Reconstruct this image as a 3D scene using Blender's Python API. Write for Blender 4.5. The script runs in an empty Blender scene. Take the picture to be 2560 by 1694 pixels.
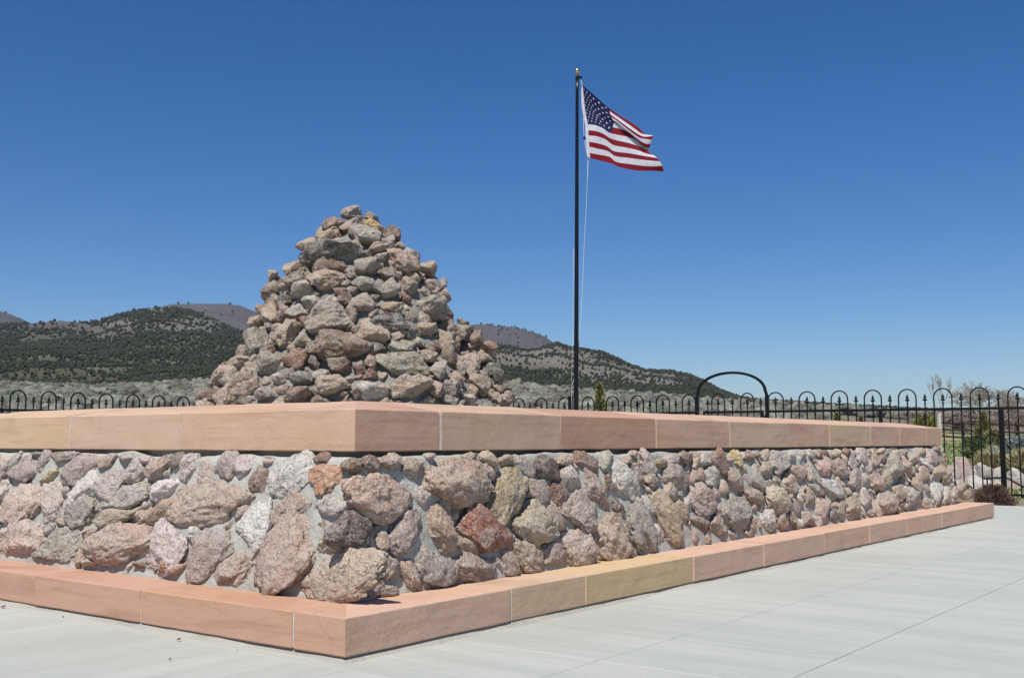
import bpy, bmesh, math, random
import numpy as np
from mathutils import Vector, Matrix

# ------------------------------------------------------------------ camera, world, sun, exposure
scene = bpy.context.scene
COL = scene.collection
R = math.radians
F, EYE, PITCH = 2718.0, 0.9, math.atan((1103 - 847) / 2718.0)
cam_data = bpy.data.cameras.new('camera')
cam = bpy.data.objects.new('camera', cam_data)
COL.objects.link(cam)
cam.location = (0, 0, EYE)
cam.rotation_euler = (R(90) + PITCH, 0, 0)
cam_data.sensor_width = 36.0
cam_data.lens = 36.0 * F / 2560.0
cam_data.clip_start = 0.05
cam_data.clip_end = 20000
scene.camera = cam

SUN_EL, SUN_AZ = R(59), R(195.5)          # azimuth clockwise from +Y
world = bpy.data.worlds.new('World')
scene.world = world
world.use_nodes = True
wn = world.node_tree.nodes
wl = world.node_tree.links
wbg = wn['Background']
sky = wn.new('ShaderNodeTexSky')
sky.sky_type = 'NISHITA'
sky.sun_disc = False
sky.sun_elevation = SUN_EL
sky.sun_rotation = SUN_AZ
sky.altitude = 1800
sky.air_density = 1.0
sky.dust_density = 0.3
sky.ozone_density = 3.0
hs = wn.new('ShaderNodeHueSaturation')
hs.inputs['Hue'].default_value = 0.508
hs.inputs['Saturation'].default_value = 1.36
wl.new(sky.outputs['Color'], hs.inputs['Color'])
wl.new(hs.outputs['Color'], wbg.inputs['Color'])
wbg.inputs['Strength'].default_value = 0.086

sun_data = bpy.data.lights.new('sun', 'SUN')
sun_data.energy = 4.9
sun_data.angle = R(0.5)
sun_data.color = (1.0, 0.955, 0.89)
sun = bpy.data.objects.new('sun', sun_data)
COL.objects.link(sun)
sun_dir = Vector((math.sin(SUN_AZ) * math.cos(SUN_EL), math.cos(SUN_AZ) * math.cos(SUN_EL), math.sin(SUN_EL)))
sun.rotation_euler = (-sun_dir).to_track_quat('-Z', 'Y').to_euler()
sun.location = (-10, -20, 30)

scene.view_settings.view_transform = 'Standard'
scene.view_settings.look = 'None'
scene.view_settings.exposure = 0.22
scene.view_settings.gamma = 1.0

# ------------------------------------------------------------------ helpers
rng = np.random.default_rng(7)
random.seed(7)
CP, SP = math.cos(PITCH), math.sin(PITCH)


def ray(u, v):
    x = (u - 1280) / F
    z = (847 - v) / F
    return np.array([x, CP - SP * z, SP + CP * z])


def on_plane(u, v, P, n):
    r = ray(u, v)
    o = np.array([0, 0, EYE])
    return o + r * (((P - o) @ n) / (r @ n))


def on_z(u, v, z=0.0):
    r = ray(u, v)
    return np.array([0, 0, EYE]) + r * (z - EYE) / r[2]


def at_depth(u, v, y):
    r = ray(u, v)
    return np.array([0, 0, EYE]) + r * (y / r[1])


def lin(r, g, b):
    def f(c):
        c /= 255.0
        return c / 12.92 if c <= 0.04045 else ((c + 0.055) / 1.055) ** 2.4
    return np.array([f(r), f(g), f(b)])


def hash3(ix, iy, iz, seed):
    h = (ix.astype(np.int64) * 374761393 + iy.astype(np.int64) * 668265263 + iz.astype(np.int64) * 2147483647 + int(seed) * 974634777) & 0xFFFFFFFF
    h = ((h ^ (h >> 13)) * 1274126177) & 0xFFFFFFFF
    h = ((h ^ (h >> 16)) * 2246822519) & 0xFFFFFFFF
    return ((h ^ (h >> 15)) & 0xFFFFFF) / float(0xFFFFFF) * 2 - 1


def vnoise(p, seed=0):
    p = np.asarray(p, float)
    i = np.floor(p).astype(np.int64)
    f = p - i
    f = f * f * f * (f * (f * 6 - 15) + 10)
    out = 0
    for dx in (0, 1):
        wx = f[:, 0] if dx else 1 - f[:, 0]
        for dy in (0, 1):
            wy = f[:, 1] if dy else 1 - f[:, 1]
            for dz in (0, 1):
                wz = f[:, 2] if dz else 1 - f[:, 2]
                out = out + wx * wy * wz * hash3(i[:, 0] + dx, i[:, 1] + dy, i[:, 2] + dz, seed)
    return out


def fbm(p, seed=0, octaves=4, gain=0.5):
    a, s, out = 1.0, 1.0, 0
    for o in range(octaves):
        out = out + a * vnoise(p * s + o * 17.3, seed + o)
        a *= gain
        s *= 2.03
    return out


def mesh_np(name, verts, faces, mat=None, smooth=True, colors=None, mats=None, mat_idx=None):
    """faces: (n,3) or (n,4) int array, or list of lists"""
    me = bpy.data.meshes.new(name)
    verts = np.asarray(verts, np.float32)
    if isinstance(faces, np.ndarray):
        n, k = faces.shape
        me.vertices.add(len(verts))
        me.vertices.foreach_set('co', verts.ravel())
        me.loops.add(n * k)
        me.loops.foreach_set('vertex_index', faces.astype(np.int32).ravel())
        me.polygons.add(n)
        me.polygons.foreach_set('loop_start', (np.arange(n) * k).astype(np.int32))
        me.polygons.foreach_set('loop_total', np.full(n, k, np.int32))
        me.update(calc_edges=True)
    else:
        me.from_pydata([tuple(map(float, v)) for v in verts], [], faces)
        me.update()
    me.polygons.foreach_set('use_smooth', np.full(len(me.polygons), smooth, bool))
    for m in (mats or ([mat] if mat else [])):
        me.materials.append(m)
    if mat_idx is not None:
        me.polygons.foreach_set('material_index', np.asarray(mat_idx, np.int32))
    if colors is not None:
        ca = me.color_attributes.new('tint', 'FLOAT_COLOR', 'POINT')
        c = np.ones((len(verts), 4), np.float32)
        c[:, :colors.shape[1]] = colors
        ca.data.foreach_set('color', c.ravel())
    me.validate()
    return me


def link(name, me, parent=None, loc=None):
    o = bpy.data.objects.new(name, me)
    COL.objects.link(o)
    if parent is not None:
        o.parent = parent
    if loc is not None:
        o.location = loc
    return o


def empty(name, loc=(0, 0, 0), rotz=0.0):
    o = bpy.data.objects.new(name, None)
    o.empty_display_size = 0.3
    COL.objects.link(o)
    o.location = loc
    o.rotation_euler = (0, 0, rotz)
    return o


def tag(o, label=None, cat=None, group=None, kind=None):
    if label:
        o['label'] = label
    if cat:
        o['category'] = cat
    if group:
        o['group'] = group
    if kind:
        o['kind'] = kind
    return o


def copy_tree(o, parent=None):
    c = o.copy()
    COL.objects.link(c)
    if parent is not None:
        c.parent = parent
    for ch in list(o.children):
        copy_tree(ch, c)
    return c


class MB:
    """collects simple shapes into one mesh"""

    def __init__(self):
        self.bm = bmesh.new()

    def box(self, c, s, rz=0.0, bevel=0.0):
        m = Matrix.Translation(Vector(c)) @ Matrix.Rotation(rz, 4, 'Z') @ Matrix.Diagonal((s[0], s[1], s[2], 1))
        r = bmesh.ops.create_cube(self.bm, size=1.0, matrix=m)
        if bevel:
            es = list({e for v in r['verts'] for e in v.link_edges})
            bmesh.ops.bevel(self.bm, geom=es, offset=bevel, segments=2, affect='EDGES', profile=0.5)
        return self

    def tube(self, pts, rad, seg=10, caps=True):
        """rad: number or list"""
        pts = [Vector(p) for p in pts]
        n = len(pts)
        rads = rad if isinstance(rad, (list, tuple)) else [rad] * n
        rings = []
        ref = None
        for i, p in enumerate(pts):
            t = (pts[min(i + 1, n - 1)] - pts[max(i - 1, 0)]).normalized()
            if ref is None:
                ref = Vector((0, 0, 1)) if abs(t.z) < 0.9 else Vector((1, 0, 0))
            a = (ref - t * ref.dot(t)).normalized()
            ref = a
            b = t.cross(a)
            rings.append([self.bm.verts.new(p + (a * math.cos(k * math.tau / seg) + b * math.sin(k * math.tau / seg)) * rads[i]) for k in range(seg)])
        for i in range(n - 1):
            for k in range(seg):
                self.bm.faces.new((rings[i][k], rings[i][(k + 1) % seg], rings[i + 1][(k + 1) % seg], rings[i + 1][k]))
        if caps:
            self.bm.faces.new(rings[0][::-1])
            self.bm.faces.new(rings[-1])
        return self

    def bar(self, pts, w, d, up=(0, 1, 0)):
        """rectangular section swept along pts; d along up"""
        pts = [Vector(p) for p in pts]
        up = Vector(up)
        n = len(pts)
        rings = []
        for i, p in enumerate(pts):
            t = (pts[min(i + 1, n - 1)] - pts[max(i - 1, 0)]).normalized()
            s = t.cross(up).normalized()
            rings.append([self.bm.verts.new(p + s * a * w / 2 + up * b * d / 2) for a, b in ((-1, -1), (1, -1), (1, 1), (-1, 1))])
        for i in range(n - 1):
            for k in range(4):
                self.bm.faces.new((rings[i][k], rings[i][(k + 1) % 4], rings[i + 1][(k + 1) % 4], rings[i + 1][k]))
        self.bm.faces.new(rings[0][::-1])
        self.bm.faces.new(rings[-1])
        return self

    def lathe(self, c, prof, seg=16):
        rings = []
        for r, z in prof:
            rings.append([self.bm.verts.new((c[0] + r * math.cos(k * math.tau / seg), c[1] + r * math.sin(k * math.tau / seg), c[2] + z)) for k in range(seg)])
        for i in range(len(rings) - 1):
            for k in range(seg):
                self.bm.faces.new((rings[i][k], rings[i][(k + 1) % seg], rings[i + 1][(k + 1) % seg], rings[i + 1][k]))
        self.bm.faces.new(rings[0][::-1])
        self.bm.faces.new(rings[-1])
        return self

    def mesh(self, name, mat, smooth=False):
        bmesh.ops.recalc_face_normals(self.bm, faces=self.bm.faces[:])
        me = bpy.data.meshes.new(name)
        self.bm.to_mesh(me)
        self.bm.free()
        me.polygons.foreach_set('use_smooth', np.full(len(me.polygons), smooth, bool))
        if mat:
            me.materials.append(mat)
        return me

    def build(self, name, mat, parent=None, loc=None, smooth=False):
        return link(name, self.mesh(name, mat, smooth), parent, loc)


# ------------------------------------------------------------------ materials
class NT:
    def __init__(self, name, rough=0.9, spec=0.25):
        self.m = bpy.data.materials.new(name)
        self.m.use_nodes = True
        self.n = self.m.node_tree.nodes
        self.l = self.m.node_tree.links
        self.b = self.n['Principled BSDF']
        self.b.inputs['Roughness'].default_value = rough
        self.b.inputs['Specular IOR Level'].default_value = spec

    def put(self, sock, v):
        if isinstance(v, bpy.types.NodeSocket):
            self.l.new(v, sock)
        elif isinstance(v, (tuple, list, np.ndarray)) and len(v) == 3 and sock.type == 'RGBA':
            sock.default_value = (*[float(x) for x in v], 1)
        else:
            sock.default_value = v

    def pos(self):
        return self.n.new('ShaderNodeNewGeometry').outputs['Position']

    def obj(self):
        return self.n.new('ShaderNodeTexCoord').outputs['Object']

    def attr(self, name):
        a = self.n.new('ShaderNodeAttribute')
        a.attribute_name = name
        return a

    def mapping(self, vec, scale=(1, 1, 1), rot=(0, 0, 0), loc=(0, 0, 0)):
        m = self.n.new('ShaderNodeMapping')
        self.l.new(vec, m.inputs['Vector'])
        m.inputs['Scale'].default_value = scale
        m.inputs['Rotation'].default_value = rot
        self.put(m.inputs['Location'], loc)
        return m.outputs[0]

    def noise(self, vec, scale, detail=4, rough=0.55, dist=0.0):
        t = self.n.new('ShaderNodeTexNoise')
        self.l.new(vec, t.inputs['Vector'])
        t.inputs['Scale'].default_value = scale
        t.inputs['Detail'].default_value = detail
        t.inputs['Roughness'].default_value = rough
        t.inputs['Distortion'].default_value = dist
        return t.outputs['Fac']

    def voronoi(self, vec, scale, feature='F1'):
        t = self.n.new('ShaderNodeTexVoronoi')
        t.feature = feature
        self.l.new(vec, t.inputs['Vector'])
        t.inputs['Scale'].default_value = scale
        return t

    def ramp(self, fac, a, b, lo=0.0, hi=1.0):
        t = self.n.new('ShaderNodeMapRange')
        t.interpolation_type = 'SMOOTHSTEP'
        self.put(t.inputs['Value'], fac)
        t.inputs['From Min'].default_value = a
        t.inputs['From Max'].default_value = b
        t.inputs['To Min'].default_value = lo
        t.inputs['To Max'].default_value = hi
        return t.outputs[0]

    def math(self, op, a, b=0.0):
        t = self.n.new('ShaderNodeMath')
        t.operation = op
        self.put(t.inputs[0], a)
        self.put(t.inputs[1], b)
        return t.outputs[0]

    def vmath(self, op, a, b):
        t = self.n.new('ShaderNodeVectorMath')
        t.operation = op
        self.put(t.inputs[0], a)
        self.put(t.inputs[1], b)
        return t.outputs[0]

    def mix(self, fac, a, b, mode='MIX'):
        t = self.n.new('ShaderNodeMix')
        t.data_type = 'RGBA'
        t.blend_type = mode
        self.put(t.inputs[0], fac)
        self.put(t.inputs[6], a)
        self.put(t.inputs[7], b)
        return t.outputs[2]

    def bump(self, h, strength=0.5, dist=0.02, prev=None):
        t = self.n.new('ShaderNodeBump')
        t.inputs['Strength'].default_value = strength
        t.inputs['Distance'].default_value = dist
        self.l.new(h, t.inputs['Height'])
        if prev is not None:
            self.l.new(prev, t.inputs['Normal'])
        return t.outputs[0]

    def done(self, color=None, normal=None, rough=None):
        if color is not None:
            self.put(self.b.inputs['Base Color'], color)
        if normal is not None:
            self.l.new(normal, self.b.inputs['Normal'])
        if rough is not None:
            self.put(self.b.inputs['Roughness'], rough)
        return self.m


def mat_rock():
    """tuff / granite boulders; tint from the mesh, alpha carries a random number, 'lichen' the cover"""
    t = NT('rock', 0.92, 0.2)
    at = t.attr('tint')
    p = t.vmath('ADD', t.pos(), t.vmath('MULTIPLY', t.n.new('ShaderNodeCombineXYZ').outputs[0], (1, 1, 1)))
    seedv = t.n.new('ShaderNodeCombineXYZ')
    t.put(seedv.inputs[0], t.math('MULTIPLY', at.outputs['Alpha'], 37.0))
    t.put(seedv.inputs[2], t.math('MULTIPLY', at.outputs['Alpha'], 91.0))
    p = t.vmath('ADD', t.pos(), seedv.outputs[0])
    c = at.outputs['Color']
    big = t.noise(p, 7, 3, 0.5)
    c = t.mix(t.ramp(big, 0.35, 0.7), c, t.mix(0.4, c, (0.56, 0.51, 0.45)))
    med = t.noise(p, 22, 5, 0.6)
    c = t.mix(t.ramp(med, 0.44, 0.28, 0, 0.6), c, t.mix(1, c, (0.52, 0.455, 0.41), 'MULTIPLY'))
    rust = t.noise(p, 5.3, 4, 0.6)
    c = t.mix(t.ramp(rust, 0.60, 0.72, 0, 0.35), c, t.mix(1, c, (0.95, 0.74, 0.56), 'MULTIPLY'))
    hl = t.noise(t.vmath('ADD', p, (4, 8, 2)), 30, 5, 0.65)
    c = t.mix(t.ramp(hl, 0.52, 0.68, 0, 0.5), c, (0.56, 0.53, 0.49))
    sp = t.noise(p, 110, 3, 0.7)
    c = t.mix(t.ramp(sp, 0.54, 0.68, 0, 0.75), c, (0.72, 0.69, 0.65))
    c = t.mix(t.ramp(sp, 0.42, 0.28, 0, 0.75), c, t.mix(1, c, (0.35, 0.31, 0.29), 'MULTIPLY'))
    sp2 = t.noise(p, 45, 4, 0.65)
    c = t.mix(t.ramp(sp2, 0.41, 0.27, 0, 0.7), c, t.mix(1, c, (0.42, 0.36, 0.33), 'MULTIPLY'))
    li = t.attr('lichen').outputs['Fac']
    lm = t.math('MULTIPLY', t.ramp(t.noise(p, 14, 5, 0.7), 0.50, 0.60), li)
    c = t.mix(lm, c, (0.35, 0.335, 0.295))
    lm2 = t.math('MULTIPLY', t.ramp(t.noise(t.vmath('ADD', p, (9, 3, 5)), 17, 6, 0.75), 0.54, 0.62, 0, 0.85), li)
    c = t.mix(lm2, c, (0.055, 0.052, 0.05))
    h = t.math('ADD', t.math('MULTIPLY', sp2, 1.0), t.math('MULTIPLY', sp, 0.35))
    nb = t.bump(h, 0.95, 0.028)
    wv = t.n.new('ShaderNodeTexNoise')
    t.l.new(p, wv.inputs['Vector'])
    wv.inputs['Scale'].default_value = 11
    wv.inputs['Detail'].default_value = 3
    wp = t.vmath('ADD', p, t.vmath('MULTIPLY', wv.outputs['Color'], (0.10, 0.10, 0.10)))
    fa = t.voronoi(t.mapping(wp, (1, 1, 1.7)), 15).outputs['Distance']
    nb = t.bump(fa, 0.26, 0.04, nb)
    cr = t.voronoi(t.mapping(wp, (1, 1, 1.6)), 6.5, 'DISTANCE_TO_EDGE').outputs['Distance']
    crk = t.math('MULTIPLY', t.ramp(cr, 0.0, 0.030, 1, 0), t.ramp(t.noise(p, 6, 2, 0.5), 0.46, 0.56))
    c = t.mix(t.math('MULTIPLY', crk, 0.5), c, t.mix(1, c, (0.30, 0.26, 0.23), 'MULTIPLY'))
    nb = t.bump(t.math('MULTIPLY', crk, -1.0), 0.45, 0.02, nb)
    nb = t.bump(med, 0.5, 0.05, nb)
    return t.done(c, nb)


def mat_mortar(name, col, scale=1.0):
    t = NT(name, 0.95, 0.15)
    p = t.pos()
    a = t.noise(p, 3, 5, 0.6)
    c = t.mix(t.ramp(a, 0.3, 0.7), np.array(col) * 0.88, np.array(col) * 1.08)
    s = t.noise(p, 90, 4, 0.7)
    c = t.mix(t.ramp(s, 0.62, 0.74, 0, 0.35), c, np.array(col) * 0.55)
    st = t.noise(p, 9, 5, 0.7)
    c = t.mix(t.ramp(st, 0.56, 0.7, 0, 0.4), c, np.array(col) * np.array([0.82, 0.76, 0.66]))
    nb = t.bump(s, 0.4, 0.012)
    nb = t.bump(t.noise(p, 25, 4, 0.6), 0.5, 0.03, nb)
    return t.done(c, nb)


def mat_sandstone():
    """tint holds the block's own colour; warped bands and yellow patches through the block"""
    t = NT('sandstone', 0.82, 0.25)
    at = t.attr('tint')
    seedv = t.n.new('ShaderNodeCombineXYZ')
    t.put(seedv.inputs[0], t.math('MULTIPLY', at.outputs['Alpha'], 53.0))
    t.put(seedv.inputs[2], t.math('MULTIPLY', at.outputs['Alpha'], 29.0))
    p = t.vmath('ADD', t.pos(), seedv.outputs[0])
    c = at.outputs['Color']
    warp = t.mapping(p, (0.9, 0.9, 5.0), (R(14), R(8), 0))
    w = t.noise(warp, 1.4, 4, 0.5, 0.8)
    c = t.mix(t.ramp(w, 0.50, 0.64, 0, 0.62), c, t.mix(1, c, (0.99, 0.95, 0.80), 'MULTIPLY'))
    c = t.mix(t.ramp(w, 0.45, 0.34, 0, 0.6), c, t.mix(1, c, (0.84, 0.78, 0.80), 'MULTIPLY'))
    band = t.noise(t.mapping(p, (0.6, 0.6, 16.0), (R(16), R(10), 0)), 2.0, 6, 0.62, 0.4)
    c = t.mix(t.ramp(band, 0.49, 0.66, 0, 0.62), c, t.mix(1, c, (0.84, 0.78, 0.74), 'MULTIPLY'))
    line = t.noise(t.mapping(p, (1.1, 1.1, 3.0), (R(30), R(22), 0), (3, 1, 7)), 1.1, 3, 0.5, 0.5)
    lv = t.math('ABSOLUTE', t.math('SUBTRACT', line, 0.5))
    c = t.mix(t.ramp(lv, 0.012, 0.0, 0, 0.16), c, t.mix(1, c, (0.62, 0.50, 0.40), 'MULTIPLY'))
    g = t.noise(p, 230, 2, 0.6)
    c = t.mix(t.ramp(g, 0.3, 0.7), t.mix(1, c, (0.93, 0.92, 0.91), 'MULTIPLY'), t.mix(1, c, (1.06, 1.06, 1.06), 'MULTIPLY'))
    sc = t.noise(t.mapping(p, (1, 1, 1)), 3.1, 6, 0.7)
    c = t.mix(t.ramp(sc, 0.60, 0.74, 0, 0.22), c, (0.42, 0.36, 0.30))
    spot = t.noise(p, 38, 2, 0.5)
    c = t.mix(t.ramp(spot, 0.735, 0.77, 0, 0.5), c, t.mix(1, c, (0.45, 0.36, 0.3), 'MULTIPLY'))
    nb = t.bump(t.noise(p, 60, 5, 0.6), 0.22, 0.01)
    nb = t.bump(t.noise(p, 5, 3, 0.5), 0.12, 0.06, nb)
    return t.done(c, nb)


def mat_concrete():
    t = NT('paving_concrete', 0.78, 0.3)
    p = t.obj()          # local axes follow the slabs
    c1, c2 = np.array([0.375, 0.388, 0.35]), np.array([0.435, 0.445, 0.402])
    sx = t.n.new('ShaderNodeSeparateXYZ')
    t.l.new(p, sx.inputs[0])
    side = t.math('LESS_THAN', sx.outputs[0], -5.265 - 0.095)

    def two(sa, sb_, scale, det, rg, dist=0.0):
        a_ = t.noise(t.mapping(p, (sa, sb_, 1)), scale, det, rg, dist)
        b_ = t.noise(t.mapping(p, (sb_, sa, 1)), scale, det, rg, dist)
        return t.math('ADD', t.math('MULTIPLY', a_, t.math('SUBTRACT', 1.0, side)), t.math('MULTIPLY', b_, side))
    streak = two(3.4, 0.28, 1.0, 6, 0.62, 0.3)
    c = t.mix(t.ramp(streak, 0.34, 0.68), c1, c2)
    fine = two(24, 1.0, 1.3, 4, 0.6)
    c = t.mix(t.ramp(fine, 0.54, 0.72, 0, 0.45), c, (0.49, 0.495, 0.455))
    c = t.mix(t.ramp(fine, 0.44, 0.28, 0, 0.40), c, (0.31, 0.325, 0.29))
    blot = t.noise(p, 0.6, 5, 0.6)
    c = t.mix(t.ramp(blot, 0.46, 0.70, 0, 0.5), c, (0.33, 0.345, 0.30))
    st = t.noise(p, 2.7, 6, 0.7)
    c = t.mix(t.ramp(st, 0.60, 0.72, 0, 0.25), c, (0.36, 0.36, 0.32))
    g = t.noise(p, 160, 3, 0.7)
    c = t.mix(t.ramp(g, 0.60, 0.72, 0, 0.30), c, (0.33, 0.33, 0.31))
    c = t.mix(t.ramp(g, 0.40, 0.28, 0, 0.25), c, (0.66, 0.66, 0.64))
    h = t.math('ADD', t.math('MULTIPLY', two(75, 4, 1.0, 3, 0.6), 1.0), t.math('MULTIPLY', g, 0.5))
    nb = t.bump(h, 0.5, 0.008)
    return t.done(c, nb)


def mat_plain(name, col, rough=0.5, metal=0.0, spec=0.5, var=0.12, scale=30, bump=0.0):
    t = NT(name, rough, spec)
    t.b.inputs['Metallic'].default_value = metal
    p = t.pos()
    n = t.noise(p, scale, 4, 0.6)
    c = t.mix(t.ramp(n, 0.3, 0.7), np.array(col) * (1 - var), np.array(col) * (1 + var))
    nb = t.bump(n, bump, 0.01) if bump else None
    return t.done(c, nb, t.ramp(n, 0.3, 0.7, rough * 0.85, min(1, rough * 1.15)))


def mat_tint(name, rough=0.95, scale=25.0, var=0.25, bump=0.0, trans=0.0):
    t = NT(name, rough, 0.1)
    c = t.attr('tint').outputs['Color']
    n = t.noise(t.pos(), scale, 3, 0.6)
    c = t.mix(t.ramp(n, 0.3, 0.7), t.mix(1, c, (1 - var,) * 3, 'MULTIPLY'), t.mix(1, c, (1 + var,) * 3, 'MULTIPLY'))
    nb = t.bump(n, bump, 0.05) if bump else None
    return t.done(c, nb)


M_ROCK = mat_rock()
M_MORTAR = mat_mortar('mortar', (0.40, 0.395, 0.35))
M_JOINT = mat_mortar('joint_mortar', (0.56, 0.54, 0.50))
M_SAND = mat_sandstone()
M_CONC = mat_concrete()
M_IRON = mat_plain('black_iron', (0.006, 0.006, 0.007), 0.45, 0.0, 0.25, 0.2, 60)
M_POLE = mat_plain('black_pole_paint', (0.006, 0.006, 0.006), 0.28, 0.0, 0.35, 0.25, 25)
M_GOLD = mat_plain('gold_ball', (0.80, 0.55, 0.20), 0.22, 1.0, 0.5, 0.05, 20)
M_ROPE = mat_plain('white_rope', (0.62, 0.62, 0.60), 0.9)
M_WOOD = mat_plain('weathered_wood', (0.085, 0.055, 0.042), 0.9, 0, 0.2, 0.3, 12, 0.4)
M_BLOB = mat_tint('foliage', 0.95, 6.0, 0.3)
M_BARK = mat_plain('bark', (0.16, 0.135, 0.115), 0.95, 0, 0.1, 0.3, 20)

# ------------------------------------------------------------------ stone plinth
def ico(sub):
    bm = bmesh.new()
    bmesh.ops.create_icosphere(bm, subdivisions=sub, radius=1.0)
    v = np.array([tuple(x.co) for x in bm.verts])
    f = np.array([[x.index for x in fc.verts] for fc in bm.faces])
    bm.free()
    return v, f


ICO = {k: ico(k) for k in (1, 2, 3, 4, 5, 6)}

PAL = {k: lin(*v) for k, v in dict(
    k=(203, 176, 163), l=(212, 196, 188), w=(220, 211, 205), m=(180, 158, 148), t=(194, 170, 148), p=(196, 167, 149),
    o=(206, 136, 86), y=(206, 176, 118), u=(184, 160, 130), b=(138, 108, 90), d=(94, 74, 67), r=(162, 90, 70),
    g=(174, 165, 155), G=(174, 166, 153), D=(104, 100, 95), B=(50, 50, 50), a=(194, 186, 177), R=(140, 94, 78),
    T=(208, 190, 167), W=(226, 220, 214)).items()}
TINT = 0.90

NCUT = 15


def stone_verts(sub, seed, cuts=NCUT, rough=1.0, boxy=0.0, dmin=0.5):
    """unit boulder: a sphere cut by soft planes, then weathered"""
    r = np.random.default_rng(seed)
    v, f = ICO[sub]
    p = v.copy()
    if boxy:
        q = np.sign(p) * np.abs(p) ** (1 - 0.35 * boxy)
        p = q / np.maximum(np.abs(q).max(1, keepdims=True), 1e-6) * 0.35 * boxy + q * (1 - 0.35 * boxy)
    for _ in range(cuts):
        n = r.normal(size=3)
        n /= np.linalg.norm(n)
        d = r.uniform(dmin, 0.90)
        over = np.maximum(p @ n - d, 0)
        p = p - n * (over * r.uniform(0.75, 1.0))[:, None]
    s = r.uniform(0, 100, 3)
    nrm = v
    amp = 0.11 * fbm(p * 1.1 + s, seed, 2) + 0.085 * rough * fbm(p * 3.1 + s, seed + 5, 3, 0.55) + 0.048 * rough * fbm(p * 9.0 + s, seed + 9, 3, 0.6)
    ridge = np.abs(vnoise(p * 2.6 + s + 31, seed + 3))
    amp = amp - 0.10 * rough * np.clip(0.16 - ridge, 0, 1) / 0.16 * np.clip(vnoise(p * 1.3 + s, seed + 4) + 0.3, 0, 1)
    p = p + nrm * amp[:, None]
    p = p - p.mean(0)
    return p / (p.std(0) / 0.577), f


LP = 10.53
PC = LP / 2
DR = np.array([0.604141, 0.796877, 0.0])
DL = np.array([-DR[1], DR[0], 0.0])
B0 = np.array([-0.6833, 4.5475, 0.0])
CENTRE = B0 + (DR + DL) * PC
PROT = math.atan2(DR[1], DR[0])


def to_loc(P):
    d = np.asarray(P) - CENTRE
    return np.array([d @ DR, d @ DL, d[2]]) if d.ndim == 1 else np.stack([d @ DR, d @ DL, d[:, 2]], 1)


plinth = tag(empty('stone_plinth', CENTRE, PROT),
             'square plinth of mortared pink and grey boulders between two sandstone courses', 'stone plinth')

# faces: 0 = left in the photograph (x=0 side), 1 = right (y=0 side), 2 = far right (x=L), 3 = far left (y=L)
INS = (0.475, 0.44, 0.46, 0.45)             # inset of the coping's faces


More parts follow.
